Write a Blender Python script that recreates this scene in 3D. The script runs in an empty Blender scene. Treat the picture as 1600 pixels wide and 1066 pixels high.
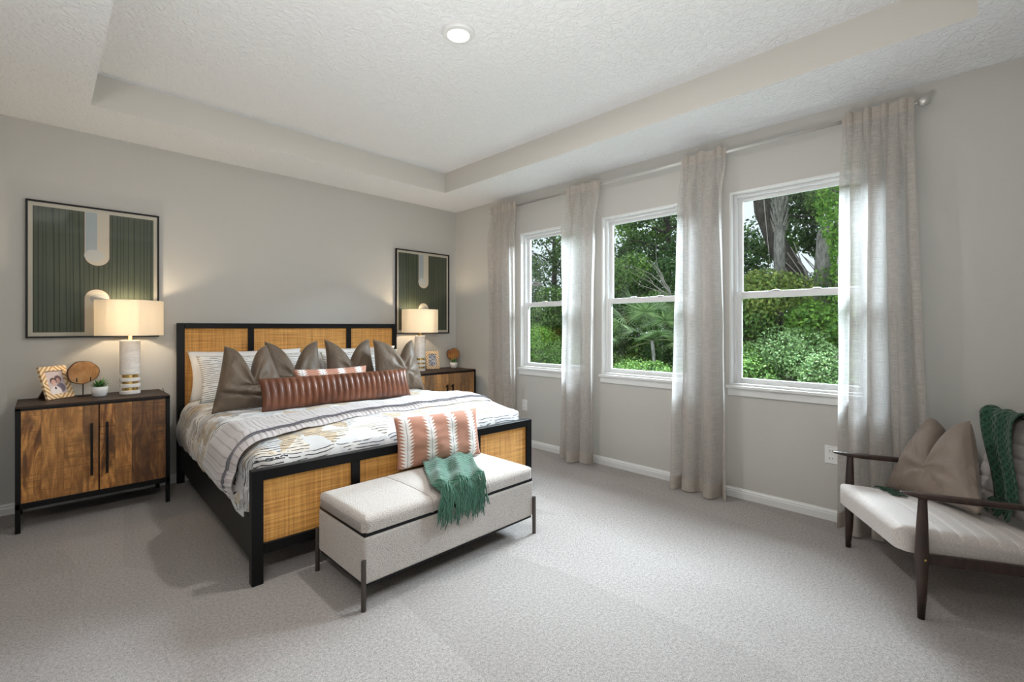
import bpy, bmesh, math, random
import numpy as np
from mathutils import Vector, Matrix, noise as mnoise

# ------------------------------------------------------------------ camera, sky, lights, exposure
S = bpy.context.scene
COL = S.collection
S.view_settings.view_transform = 'Standard'
S.view_settings.look = 'None'
S.view_settings.gamma = 1.0
S.view_settings.use_curve_mapping = False
S.view_settings.exposure = 0.08

cd = bpy.data.cameras.new('camera'); cam = bpy.data.objects.new('camera', cd); COL.objects.link(cam)
cam.location = (-3.779, -4.807, 1.31)
cam.rotation_euler = (math.pi/2, 0, -math.pi/4)
cd.sensor_width = 36; cd.lens = 734.44/1600*36; cd.shift_y = -22.1/1600; cd.clip_start = .02; cd.clip_end = 200
S.camera = cam

W = bpy.data.worlds.new('world'); S.world = W; W.use_nodes = True
bg = W.node_tree.nodes['Background']
bg.inputs[0].default_value = (.80, .90, 1.0, 1); bg.inputs[1].default_value = 1.15

def light(name, kind, loc, rot, energy, color, **kw):
    d = bpy.data.lights.new(name, kind); d.energy = energy; d.color = color
    for k, v in kw.items(): setattr(d, k, v)
    o = bpy.data.objects.new(name, d); COL.objects.link(o); o.location = loc; o.rotation_euler = rot
    return o
def aim(o, d):
    o.rotation_euler = Vector(d).to_track_quat('-Z', 'Y').to_euler()
# bright overcast sun high over the trees, coming in through the three windows
sun = light('sun', 'SUN', (6, -3, 9), (0, 0, 0), 4.0, (.90, .95, 1.0), angle=math.radians(50)); aim(sun, (-.76, -.05, -.64))
# large area light added outside, above the window heads, to boost the daylight
day = light('daylight_fill', 'AREA', (3.2, -2.7, 4.4), (0, 0, 0), 3400, (.77, .885, 1.0), shape='RECTANGLE', size=6.0, size_y=2.2); aim(day, (-.86, 0, -.50))
# added fill lights, out of view in the rear of the room
fill = light('corner_fill', 'AREA', (-4.09, -4.55, 2.3), (0, 0, 0), 17, (1.0, .96, .91), shape='DISK', size=.17); aim(fill, (.50, .86, -.30))
up = light('ceiling_fill', 'AREA', (-2.9, -4.0, 1.0), (0, 0, 0), 32, (1.0, 1., 1.), shape='DISK', size=.9); aim(up, (0.05, .25, 1))  # added fill, unseen, aimed up to bounce off the ceiling

# ------------------------------------------------------------------ node helpers
class G:
    def __init__(s, name):
        s.m = bpy.data.materials.new(name); s.m.use_nodes = True; s.t = s.m.node_tree; s.n = s.t.nodes
        s.b = s.n['Principled BSDF']; s.out = s.n['Material Output']
    def put(s, sock, v):
        if isinstance(v, bpy.types.NodeSocket): s.t.links.new(v, sock)
        elif isinstance(v, (tuple, list)) and len(v) == 3 and sock.type == 'RGBA': sock.default_value = (*v, 1)
        else: sock.default_value = v
    def set(s, **k):
        for a, v in k.items(): s.put(s.b.inputs[{'col': 'Base Color', 'rough': 'Roughness', 'metal': 'Metallic', 'spec': 'Specular IOR Level', 'normal': 'Normal', 'sheen': 'Sheen Weight', 'emit': 'Emission Color', 'estr': 'Emission Strength', 'coat': 'Coat Weight', 'alpha': 'Alpha'}[a]], v)
        return s
    def co(s, w='Object'): return s.n.new('ShaderNodeTexCoord').outputs[w]
    def map(s, v, sc=(1, 1, 1), loc=(0, 0, 0), rot=(0, 0, 0)):
        n = s.n.new('ShaderNodeMapping'); s.put(n.inputs[0], v); n.inputs['Scale'].default_value = sc; n.inputs['Location'].default_value = loc; n.inputs['Rotation'].default_value = rot; return n.outputs[0]
    def noise(s, v, sc=5, det=2, ro=.5, col=False, dist=0):
        n = s.n.new('ShaderNodeTexNoise'); s.put(n.inputs['Vector'], v); n.inputs['Scale'].default_value = sc; n.inputs['Detail'].default_value = det; n.inputs['Roughness'].default_value = ro; n.inputs['Distortion'].default_value = dist
        return n.outputs['Color' if col else 'Fac']
    def vor(s, v, sc=5, feat='F1', out='Distance', rnd=1):
        n = s.n.new('ShaderNodeTexVoronoi'); n.feature = feat; s.put(n.inputs['Vector'], v); n.inputs['Scale'].default_value = sc; n.inputs['Randomness'].default_value = rnd; return n.outputs[out]
    def ma(s, op, a, b=0.0, c=0.0):
        n = s.n.new('ShaderNodeMath'); n.operation = op; s.put(n.inputs[0], a); s.put(n.inputs[1], b); s.put(n.inputs[2], c); return n.outputs[0]
    def mix(s, f, a, b):
        n = s.n.new('ShaderNodeMix'); n.data_type = 'RGBA'; s.put(n.inputs[0], f); s.put(n.inputs[6], a); s.put(n.inputs[7], b); return n.outputs[2]
    def ramp(s, f, st, interp='LINEAR'):
        n = s.n.new('ShaderNodeValToRGB'); r = n.color_ramp; r.interpolation = interp
        while len(r.elements) < len(st): r.elements.new(.5)
        for e, (p, c) in zip(r.elements, st): e.position = p; e.color = (*c, 1) if len(c) == 3 else c
        s.put(n.inputs[0], f); return n.outputs[0]
    def gr(s, f, a, b, c0=0., c1=1.):
        n = s.n.new('ShaderNodeMapRange'); s.put(n.inputs[0], f); n.inputs[1].default_value = a; n.inputs[2].default_value = b; n.inputs[3].default_value = c0; n.inputs[4].default_value = c1; return n.outputs[0]
    def xyz(s, v):
        n = s.n.new('ShaderNodeSeparateXYZ'); s.put(n.inputs[0], v); return n.outputs
    def vec(s, x, y, z=0.0):
        n = s.n.new('ShaderNodeCombineXYZ'); s.put(n.inputs[0], x); s.put(n.inputs[1], y); s.put(n.inputs[2], z); return n.outputs[0]
    def bump(s, h, st=.3, d=.005):
        n = s.n.new('ShaderNodeBump'); n.inputs['Strength'].default_value = st; n.inputs['Distance'].default_value = d; s.put(n.inputs['Height'], h); s.set(normal=n.outputs[0]); return s
    def sh(s, kind, **k):
        n = s.n.new(kind)
        for a, v in k.items(): s.put(n.inputs[a], v)
        return n.outputs[0]
    def mixsh(s, f, a, b):
        n = s.n.new('ShaderNodeMixShader'); s.put(n.inputs[0], f); s.t.links.new(a, n.inputs[1]); s.t.links.new(b, n.inputs[2]); return n.outputs[0]
    def surf(s, sh): s.t.links.new(sh, s.out.inputs['Surface']); return s

def flat(name, col, rough=.6, metal=0., **k):
    return G(name).set(col=col, rough=rough, metal=metal, **k).m

M = {}
def build_materials():
    # painted walls with a light orange-peel
    g = G('wall_paint'); v = g.co(); g.set(col=(.525, .512, .480), rough=.75, spec=.25); g.bump(g.noise(v, 90, 3), .22, .004); M['wall'] = g.m
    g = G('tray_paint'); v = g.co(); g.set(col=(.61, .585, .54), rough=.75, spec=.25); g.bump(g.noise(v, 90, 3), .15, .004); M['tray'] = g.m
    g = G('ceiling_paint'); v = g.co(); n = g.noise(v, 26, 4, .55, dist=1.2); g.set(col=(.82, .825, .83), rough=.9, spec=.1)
    g.bump(g.gr(n, .42, .60), .6, .0065); M['ceil'] = g.m
    M['trim'] = flat('white_trim', (.72, .72, .71), .35)
    M['vinyl'] = flat('white_vinyl', (.68, .68, .68), .3)
    # carpet
    g = G('carpet'); v = g.co(); a = g.noise(v, 200, 3, .75); b = g.noise(v, 75, 2, .6)
    big = g.xyz(g.vor(g.map(v, (1.3, .45, 1), rot=(0, 0, .75)), 1.5, out='Color'))[0]
    t = g.ma('ADD', g.ma('MULTIPLY', a, .65), g.ma('MULTIPLY', b, .35))
    c = g.ramp(t, [(.34, (.20, .176, .162)), (.5, (.425, .382, .357)), (.66, (.64, .59, .565))])
    c = g.mix(g.gr(big, .2, .8), c, g.mix(.20, c, (.20, .17, .15)))
    g.set(col=c, rough=.95, spec=.1, sheen=.25); g.bump(t, .9, .016); M['carpet'] = g.m
    M['black'] = flat('black_wood', (.0045, .0045, .005), .4, spec=.22)
    M['metal_black'] = flat('black_metal', (.005, .005, .0055), .42, 0, spec=.25)
    M['bronze'] = flat('bronze_metal', (.10, .085, .075), .38, .85)
    M['brass'] = flat('brass', (.80, .55, .20), .25, 1.)
    M['nickel'] = flat('nickel', (.62, .60, .57), .32, .75)
    # cane webbing
    g = G('rattan'); v = g.co(); x, y, z = g.xyz(v)
    wx = g.ma('SINE', g.ma('MULTIPLY', x, 2*math.pi/.0135)); wz = g.ma('SINE', g.ma('MULTIPLY', z, 2*math.pi/.009))
    weave = g.ma('MULTIPLY', wx, wz)
    row = g.noise(g.map(v, (3, 3, 160)), 1., 2, .6); colm = g.noise(g.map(v, (110, 3, 3)), 1., 2, .5)
    f = g.ma('ADD', g.ma('MULTIPLY', row, .6), g.ma('MULTIPLY', colm, .4))
    c = g.ramp(f, [(.33, (.38, .155, .026)), (.5, (.72, .34, .075)), (.66, (.92, .52, .16))])
    gap = g.ma('MULTIPLY', g.gr(g.ma('ABSOLUTE', wx), .0, .35, 1, 0), g.gr(g.ma('ABSOLUTE', wz), .0, .5, 1, 0))
    c = g.mix(g.ma('MULTIPLY', gap, .85), c, (.10, .045, .015)); c = g.mix(g.gr(weave, -.9, .1, .38, 0), c, (.30, .14, .04))
    g.set(col=c, rough=.5); g.bump(weave, .5, .003); M['rattan'] = g.m
    # mango wood boards with saw marks
    def wood(name, seed, dark):
        g = G(name); v = g.map(g.co(), loc=(seed*3.1, 0, seed*1.7)); x, y, z = g.xyz(v)
        board = g.ma('FLOOR', g.ma('DIVIDE', g.ma('ADD', x, g.ma('MULTIPLY', g.ma('SINE', g.ma('MULTIPLY', x, 9)), .02)), .098))
        wn = g.n.new('ShaderNodeTexWhiteNoise'); wn.noise_dimensions = '1D'; g.put(wn.inputs['W'], g.ma('ADD', board, seed)); r = wn.outputs['Value']
        off = g.vec(g.ma('MULTIPLY', r, 7), 0, g.ma('MULTIPLY', r, 13))
        vv = g.n.new('ShaderNodeVectorMath'); g.put(vv.inputs[0], v); g.put(vv.inputs[1], off); vv = vv.outputs[0]
        grain = g.noise(g.map(vv, (9, 9, 1.6)), 1.6, 5, .62, dist=2.2); fine = g.noise(g.map(vv, (60, 60, 4)), 1.5, 2)
        saw = g.noise(g.map(vv, (4, 4, 130)), 1., 2, .6); sawm = g.gr(g.noise(vv, 4.5, 2), .40, .55)
        blot = g.noise(g.map(vv, (5, 5, 2.2)), 1.5, 3, .6)
        c = g.ramp(grain, [(.32, (.07, .024, .007)), (.46, (.30, .115, .027)), (.60, (.70, .33, .09)), (.75, (.42, .17, .043))])
        c = g.mix(g.gr(fine, .4, .7, 0, .35), c, (.18, .07, .02)); c = g.mix(g.ma('MULTIPLY', g.gr(saw, .50, .62, 0, .7), sawm), c, (.10, .04, .015))
        c = g.mix(g.gr(blot, .50, .64, 0, .85), c, (.085, .036, .017)); c = g.mix(g.gr(r, .72, .80, 0, .72), c, (.055, .026, .016)); c = g.mix(g.gr(r, .35, .0, 0, .4), c, (.50, .24, .07))
        line = g.gr(g.ma('ABSOLUTE', g.ma('SUBTRACT', g.ma('FRACT', g.ma('DIVIDE', g.ma('ADD', x, g.ma('MULTIPLY', g.ma('SINE', g.ma('MULTIPLY', x, 9)), .02)), .098)), .5)), .485, .5)
        c = g.mix(g.ma('MULTIPLY', line, .6), c, (.06, .025, .01)); c = g.mix(dark, c, (.9, .62, .36))
        g.set(col=c, rough=.45); g.bump(g.ma('ADD', grain, g.ma('MULTIPLY', saw, .6)), .25, .003); return g.m
    M['mango'] = wood('mango_wood', 0., .0); M['mango_b'] = wood('mango_wood_pale', 2., .10)
    g = G('walnut_top'); v = g.co(); n = g.noise(g.map(v, (1.5, 14, 14)), 2, 4, .6, dist=1); g.set(col=g.ramp(n, [(.35, (.022, .014, .011)), (.65, (.060, .036, .026))]), rough=.5, spec=.2); M['walnut_top'] = g.m
    g = G('walnut_chair'); v = g.co(); n = g.noise(g.map(v, (12, 12, 2)), 2, 4, .6, dist=1); g.set(col=g.ramp(n, [(.35, (.018, .009, .007)), (.65, (.050, .025, .018))]), rough=.32); M['walnut'] = g.m
    # marble
    g = G('marble'); v = g.co(); n = g.noise(g.map(v, (3, 3, 9), rot=(.35, .1, 0)), 1.6, 6, .6, dist=1.6); ve = g.gr(g.ma('ABSOLUTE', g.ma('SUBTRACT', n, .5)), .0, .05, 1, 0)
    g.set(col=g.mix(g.ma('MULTIPLY', ve, .28), (.90, .86, .82), (.55, .46, .42)), rough=.25); M['marble'] = g.m
    # shade
    g = G('lamp_shade'); v = g.co(); n = g.noise(g.map(v, (60, 60, 300)), 1, 2)
    c = g.mix(n, (.90, .84, .74), (.97, .92, .84))
    g.surf(g.mixsh(.55, g.sh('ShaderNodeBsdfDiffuse', Color=c), g.sh('ShaderNodeBsdfTranslucent', Color=c))); M['shade'] = g.m
    M['bulb'] = G('bulb_glow').set(col=(1, .9, .7), emit=(1, .78, .48), estr=8).m
    M['led'] = G('led_lens').set(col=(1, 1, 1), emit=(1, .97, .93), estr=9).m
    # curtain linen
    g = G('linen'); v = g.co('UV'); sl = g.noise(g.map(v, (14, 520, 1)), 1, 2, .6); sv = g.noise(g.map(v, (560, 14, 1)), 1, 2, .6); f = g.ma('ADD', g.ma('MULTIPLY', sl, .6), g.ma('MULTIPLY', sv, .4))
    c = g.ramp(f, [(.36, (.47, .405, .35)), (.62, (.68, .61, .55))]); op = g.gr(f, .36, .62, .40, .20)
    d = g.mixsh(.52, g.sh('ShaderNodeBsdfDiffuse', Color=c), g.sh('ShaderNodeBsdfTranslucent', Color=g.mix(.6, c, (.86, .88, .90))))
    g.surf(g.mixsh(op, d, g.sh('ShaderNodeBsdfTransparent', Color=(.92, .94, .96)))); M['linen'] = g.m
    g = G('linen_doubled'); v = g.co('UV'); sl = g.noise(g.map(v, (14, 520, 1)), 1, 2, .6); c = g.ramp(sl, [(.36, (.44, .39, .34)), (.62, (.60, .55, .50))])
    g.surf(g.mixsh(.25, g.sh('ShaderNodeBsdfDiffuse', Color=c), g.sh('ShaderNodeBsdfTranslucent', Color=c))); M['linen2'] = g.m
    # comforter: blocks of dark hand drawn lines between pale and tan triangles
    g = G('comforter_print'); v = g.co('UV'); wob = g.noise(v, 5.5, 3, .6); x, y, z = g.xyz(v)
    x = g.ma('ADD', x, g.ma('MULTIPLY', wob, .22)); y = g.ma('ADD', y, g.ma('MULTIPLY', g.noise(v, 5, 2), .07))
    a = g.ma('DIVIDE', x, .30); b = g.ma('DIVIDE', y, .16); row = g.ma('FLOOR', b); fb = g.ma('FRACT', b)
    tri = g.ma('MULTIPLY', g.ma('ABSOLUTE', g.ma('SUBTRACT', g.ma('FRACT', g.ma('ADD', a, g.ma('MULTIPLY', row, .5))), .5)), 2)
    inside = g.ma('LESS_THAN', tri, fb)
    cell = g.vec(g.ma('FLOOR', g.ma('ADD', g.ma('ADD', a, g.ma('MULTIPLY', row, .5)), g.ma('MULTIPLY', inside, .5))), row, g.ma('MULTIPLY', inside, 3))
    wn = g.n.new('ShaderNodeTexWhiteNoise'); g.put(wn.inputs['Vector'], cell); r = wn.outputs['Value']
    ln = g.ma('FRACT', g.ma('DIVIDE', y, .0215)); brk = g.noise(g.map(v, (14, 60, 1)), 1, 2, .5)
    lines = g.ma('MULTIPLY', g.ma('LESS_THAN', ln, .27), g.ma('GREATER_THAN', brk, .42)); lmask = g.ma('MULTIPLY', lines, g.ma('MAXIMUM', g.ma('MULTIPLY', inside, g.ma('GREATER_THAN', r, .12)), g.ma('MULTIPLY', g.ma('GREATER_THAN', r, .58), g.ma('GREATER_THAN', brk, .47))))
    base = g.ramp(r, [(0, (.70, .69, .685)), (.3, (.60, .60, .61)), (.45, (.66, .64, .62)), (.62, (.50, .485, .48)), (.72, (.55, .43, .29)), (.87, (.66, .60, .52))], 'CONSTANT')
    dash = g.noise(g.map(v, (30, 9, 1)), 1, 2, .6)
    l2 = g.ma('MULTIPLY', g.ma('LESS_THAN', g.ma('FRACT', g.ma('DIVIDE', g.ma('ADD', y, g.ma('MULTIPLY', g.noise(v, 9, 3), .06)), .083)), .085), g.ma('GREATER_THAN', dash, .47))
    tanb = g.ma('MULTIPLY', g.gr(g.noise(g.map(v, (4, 11, 1)), 1, 2, .5), .55, .60), .75)
    base = g.mix(g.ma('MULTIPLY', tanb, g.ma('LESS_THAN', x, .55)), base, (.52, .41, .27))
    c = g.mix(g.ma('MAXIMUM', lmask, g.ma('MULTIPLY', l2, g.ma('LESS_THAN', x, .62))), base, (.03, .03, .038)); g.set(col=c, rough=.85, sheen=.2); g.bump(g.noise(v, 9, 3), .25, .02); M['comforter'] = g.m
    g = G('quilt_cloth'); v = g.co('UV'); x, y, z = g.xyz(v); r = g.ma('ABSOLUTE', g.ma('SINE', g.ma('MULTIPLY', x, math.pi/.036)))
    g.set(col=g.mix(g.gr(r, .0, .45), (.26, .225, .22), (.455, .41, .405)), rough=.8, sheen=.4); g.bump(g.noise(v, 140, 2), .2, .002); M['quilt'] = g.m  # shade in the grooves between ribs is painted into the colour
    g = G('quilt_edge'); g.set(col=(.115, .11, .125), rough=.8); M['quilt_edge'] = g.m
    # velvet
    def velvet(name, c0, c1):
        g = G(name); v = g.co(); n = g.noise(v, 6, 3, .6); g.set(col=g.mix(n, c0, c1), rough=.5, sheen=.22, spec=.35); g.b.inputs['Sheen Roughness'].default_value = .35; g.bump(g.noise(g.map(v, (1, 1, .6)), 7, 3, .55, dist=.8), .55, .035); return g.m
    M['velvet'] = velvet('taupe_velvet', (.092, .064, .042), (.165, .122, .088)); M['velvet_b'] = velvet('taupe_velvet_chair', (.20, .155, .125), (.27, .215, .18))
    g = G('white_cotton'); v = g.co('UV'); g.set(col=(.80, .79, .78), rough=.9, sheen=.15); g.bump(g.noise(v, 30, 3), .25, .006); M['cotton'] = g.m
    g = G('striped_cotton'); v = g.co('UV'); x, y, z = g.xyz(v); w = g.noise(v, 5, 2); s = g.ma('FRACT', g.ma('DIVIDE', g.ma('ADD', y, g.ma('MULTIPLY', w, .035)), .0165)); br = g.noise(g.map(v, (12, 60, 1)), 1, 2)
    g.set(col=g.mix(g.ma('MULTIPLY', g.ma('LESS_THAN', s, .24), g.ma('GREATER_THAN', br, .43)), (.80, .785, .76), (.07, .065, .07)), rough=.9); M['striped'] = g.m
    # terracotta pillow with white leaf stripes
    g = G('leaf_stripe'); v = g.co('UV'); x, y, z = g.xyz(v); p = .157
    fr = g.ma('SUBTRACT', g.ma('FRACT', g.ma('DIVIDE', g.ma('ADD', x, .0145), p)), .5); dx = g.ma('MULTIPLY', g.ma('ABSOLUTE', fr), p)
    st = g.ma('FRACT', g.ma('DIVIDE', g.ma('SUBTRACT', y, g.ma('MULTIPLY', dx, .45)), .0205)); lim = g.ma('ADD', .012, g.ma('MULTIPLY', g.ma('ABSOLUTE', g.ma('SUBTRACT', g.ma('MULTIPLY', st, 2), 1)), .028))
    leaf = g.ma('LESS_THAN', dx, lim); mid = g.ma('LESS_THAN', dx, .0018); rib = g.ma('MULTIPLY', g.ma('LESS_THAN', g.ma('FRACT', g.ma('DIVIDE', x, .006)), .4), .35)
    c = g.mix(rib, (.47, .235, .165), (.34, .15, .10)); c = g.mix(leaf, c, (.80, .775, .75)); c = g.mix(mid, c, (.30, .29, .33)); g.set(col=c, rough=.9); g.bump(g.noise(v, 120, 2), .25, .003); M['leafstripe'] = g.m
    g = G('leather'); v = g.co(); n = g.noise(v, 7, 4, .6); g.set(col=g.ramp(n, [(.3, (.085, .028, .014)), (.7, (.20, .070, .033))]), rough=.33, spec=.5); g.bump(g.vor(v, 160), .12, .002); M['leather'] = g.m
    # bench boucle / chair linen
    g = G('bench_weave'); v = g.co(); n = g.vor(v, 190); n2 = g.noise(v, 120, 2); g.set(col=g.ramp(g.ma('ADD', g.ma('MULTIPLY', n, .6), g.ma('MULTIPLY', n2, .5)), [(.2, (.56, .505, .465)), (.5, (.49, .44, .402)), (.8, (.38, .338, .31))]), rough=.95, sheen=.2); g.bump(n, .45, -.004); M['weave'] = g.m
    g = G('chair_linen'); v = g.co(); n = g.noise(g.map(v, (200, 200, 60)), 1.4, 2); g.set(col=g.ramp(n, [(.3, (.46, .41, .385)), (.7, (.64, .585, .55))]), rough=.95, sheen=.2); g.bump(n, .2, .002); M['chairlinen'] = g.m
    M['seam_light'] = flat('seam_light', (.70, .65, .61), .9); M['seam'] = flat('seam_thread', (.36, .32, .29), .9)
    # green knit
    g = G('green_knit'); v = g.co('UV'); x, y, z = g.xyz(v); k = g.ma('MULTIPLY', g.ma('SINE', g.ma('MULTIPLY', x, 260)), g.ma('SINE', g.ma('ADD', g.ma('MULTIPLY', y, 200), g.ma('MULTIPLY', g.ma('ABSOLUTE', g.ma('SINE', g.ma('MULTIPLY', x, 60))), 2))))
    g.set(col=g.ramp(g.noise(v, 40, 3), [(.3, (.014, .075, .045)), (.7, (.050, .165, .105))]), rough=.95, sheen=.3); g.bump(k, .5, .006); M['knit'] = g.m
    g = G('dark_green_knit'); v = g.co('UV'); x, y, z = g.xyz(v); k1 = g.ma('SINE', g.ma('MULTIPLY', g.ma('ADD', x, y), 150)); k2 = g.ma('SINE', g.ma('MULTIPLY', g.ma('SUBTRACT', x, y), 150)); k = g.ma('MAXIMUM', k1, k2)
    g.set(col=g.mix(g.gr(k, .2, 1), (.008, .045, .022), (.022, .085, .045)), rough=.95, sheen=.2); g.bump(k, .7, .005); M['knit_dark'] = g.m
    # glass
    g = G('window_glass'); fr = g.n.new('ShaderNodeFresnel'); fr.inputs[0].default_value = 1.35
    g.surf(g.mixsh(g.ma('MULTIPLY', fr.outputs[0], .6), g.sh('ShaderNodeBsdfTransparent', Color=(.96, .98, .97)), g.sh('ShaderNodeBsdfGlossy', Color=(1, 1, 1), Roughness=.02))); M['glass'] = g.m
    # art print
    g = G('art_print'); v = g.co('UV'); x, y, z = g.xyz(v)
    line = g.ma('LESS_THAN', g.ma('FRACT', g.ma('DIVIDE', g.ma('ADD', x, g.ma('MULTIPLY', g.noise(g.map(v, (1, .02, 1)), 9, 2), .10)), .027)), .22)
    n = g.noise(g.map(v, (90, 3, 1)), 1, 3); green = g.mix(n, (.045, .054, .034), (.095, .100, .060)); green = g.mix(g.ma('MULTIPLY', line, .8), green, (.012, .013, .008))
    def capsule(cx, cy, r, up):   # distance to a half infinite capsule
        dx = g.ma('SUBTRACT', x, cx); dy = g.ma('SUBTRACT', y, cy); dy = g.ma('MINIMUM', dy, 0) if up else g.ma('MAXIMUM', dy, 0)
        return g.ma('SUBTRACT', g.ma('SQRT', g.ma('ADD', g.ma('MULTIPLY', dx, dx), g.ma('MULTIPLY', dy, dy))), r)
    def ellipse(cx, cy, rx, ry):
        dx = g.ma('DIVIDE', g.ma('SUBTRACT', x, cx), rx); dy = g.ma('DIVIDE', g.ma('SUBTRACT', y, cy), ry); return g.ma('ADD', g.ma('MULTIPLY', dx, dx), g.ma('MULTIPLY', dy, dy))
    cream = (.66, .55, .46); blue = (.42, .43, .46); pale = (.60, .55, .53)
    c = green
    cu = capsule(-.0, .125, .071, True); c = g.mix(g.ma('LESS_THAN', cu, .006), c, (.10, .055, .035)); c = g.mix(g.ma('LESS_THAN', cu, 0), c, cream)
    half = g.ma('MULTIPLY', g.ma('LESS_THAN', cu, -.004), g.ma('MULTIPLY', g.ma('LESS_THAN', x, 0.0), g.ma('GREATER_THAN', y, .13))); c = g.mix(half, c, blue)
    c = g.mix(g.ma('LESS_THAN', ellipse(-.018, .128, .056, .046), 1), c, pale)
    cl = capsule(0., -.20, .071, False); c = g.mix(g.ma('LESS_THAN', cl, .006), c, (.10, .055, .035)); c = g.mix(g.ma('LESS_THAN', cl, 0), c, cream)
    c = g.mix(g.ma('LESS_THAN', ellipse(.012, -.20, .054, .036), 1), c, (.48, .44, .43))
    g.set(col=c, rough=.6); M['print'] = g.m
    M['mat'] = flat('print_mat', (.64, .545, .465), .8)
    # inlay chevron frame
    g = G('inlay_frame'); v = g.co('UV'); x, y, z = g.xyz(v); d = g.ma('ADD', g.ma('ABSOLUTE', x), g.ma('ABSOLUTE', y)); s = g.ma('FRACT', g.ma('DIVIDE', d, .032))
    g.set(col=g.mix(g.gr(s, .45, .55), (.78, .68, .52), (.50, .27, .09)), rough=.4); M['inlay'] = g.m
    # small portrait: two blurred figures
    g = G('portrait_print'); v = g.co('UV'); x, y, z = g.xyz(v)
    def el(cx, cy, rx, ry):
        dx = g.ma('DIVIDE', g.ma('SUBTRACT', x, cx), rx); dy = g.ma('DIVIDE', g.ma('SUBTRACT', y, cy), ry); return g.gr(g.ma('ADD', g.ma('MULTIPLY', dx, dx), g.ma('MULTIPLY', dy, dy)), .75, 1.25, 1, 0)
    c = g.mix(g.noise(v, 18, 2), (.46, .40, .42), (.70, .62, .64))
    for e, cc in [((.022, .022, .025, .028), (.14, .09, .10)), ((.023, .010, .016, .021), (.50, .33, .30)), ((.030, -.040, .032, .034), (.20, .17, .22)), ((-.014, .010, .025, .026), (.09, .055, .06)), ((-.013, .000, .019, .023), (.56, .36, .32)), ((-.010, -.010, .008, .003), (.75, .66, .64)), ((-.012, -.066, .040, .040), (.74, .71, .74)), ((-.010, -.040, .007, .010), (.06, .05, .07))]:
        c = g.mix(el(*e), c, cc)
    g.set(col=c, rough=.25); M['portrait'] = g.m
    g = G('photo_print_blue'); v = g.co('UV'); n = g.noise(v, 40, 3, .6); g.set(col=g.ramp(n, [(.35, (.05, .06, .10)), (.5, (.30, .33, .40)), (.62, (.62, .62, .66)), (.72, (.16, .18, .25))]), rough=.3); M['photo_b'] = g.m
    # wood slice
    def slice_(name, cols):
        g = G(name); v = g.co(); x, y, z = g.xyz(v); n = g.noise(v, 9, 3, .6); rr = g.ma('SQRT', g.ma('ADD', g.ma('MULTIPLY', x, x), g.ma('MULTIPLY', g.ma('MULTIPLY', z, z), 1.6))); ring = g.ma('SINE', g.ma('ADD', g.ma('MULTIPLY', rr, 380), g.ma('MULTIPLY', n, 12)))
        c = g.ramp(n, cols); c = g.mix(g.gr(ring, .3, 1, 0, .35), c, (.16, .065, .02)); g.set(col=c, rough=.4); return g.m
    M['slice'] = slice_('wood_slice', [(.3, (.16, .07, .025)), (.5, (.40, .20, .07)), (.7, (.50, .30, .13))]); M['slice_b'] = slice_('wood_slice_red', [(.3, (.10, .035, .015)), (.5, (.34, .13, .03)), (.7, (.42, .22, .05))])
    M['bark_edge'] = flat('bark_edge', (.07, .03, .018), .8)
    M['pot'] = G('white_ceramic').set(col=(.80, .80, .79), rough=.45).m
    g = M['pot']; gg = G('white_ceramic_leafy'); v = gg.co(); gg.set(col=(.80, .80, .79), rough=.5); gg.bump(gg.vor(v, 60), .5, .004); M['pot'] = gg.m
    def leafm(name, c0, c1, tr=.35, rough=.5):
        g = G(name); gi = g.n.new('ShaderNodeNewGeometry').outputs['Random Per Island']; c = g.mix(gi, c0, c1); g.set(col=c, rough=rough)
        g.surf(g.mixsh(tr, g.b.outputs[0], g.sh('ShaderNodeBsdfTranslucent', Color=c))); return g.m
    M['succ'] = leafm('succulent_leaf', (.05, .16, .035), (.13, .30, .08), .1)
    M['leaf1'] = leafm('leaf_mid_green', (.045, .135, .025), (.30, .48, .11)); M['leaf2'] = leafm('leaf_dark_green', (.022, .070, .022), (.17, .31, .09)); M['leaf3'] = leafm('leaf_yellow_green', (.09, .18, .03), (.40, .46, .11)); M['leaf4'] = leafm('leaf_grey_green', (.07, .16, .045), (.30, .43, .17)); M['leaf5'] = leafm('leaf_bright_green', (.06, .20, .025), (.34, .58, .09))
    M['palm'] = leafm('palm_blade', (.09, .17, .06), (.32, .44, .20), .3); M['palm_y'] = leafm('palm_blade_pale', (.16, .22, .07), (.36, .42, .18), .3)
    def bark(name, c0, c1, sc=8):
        g = G(name); v = g.co(); n = g.noise(g.map(v, (3, 3, .8)), sc, 5, .65); g.set(col=g.ramp(n, [(.35, c0), (.65, c1)]), rough=.95); g.bump(n, .9, .05); return g.m
    M['bark'] = bark('oak_bark', (.035, .028, .024), (.13, .105, .088)); M['bark_pale'] = bark('palm_bark', (.15, .135, .12), (.38, .35, .32)); M['twig'] = flat('dead_twig', (.34, .30, .27), .9)
    g = G('soil'); v = g.co(); n = g.noise(v, 5, 4); g.set(col=g.ramp(n, [(.35, (.03, .05, .015)), (.65, (.09, .11, .035))]), rough=1); M['soil'] = g.m
    M['plate'] = flat('outlet_plastic', (.80, .79, .77), .35); M['slot'] = flat('outlet_slot', (.05, .05, .05), .6)
    M['cord'] = flat('cord_brown', (.10, .05, .03), .6)
    M['easel'] = flat('easel_board', (.075, .045, .03), .7)
build_materials()

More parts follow.
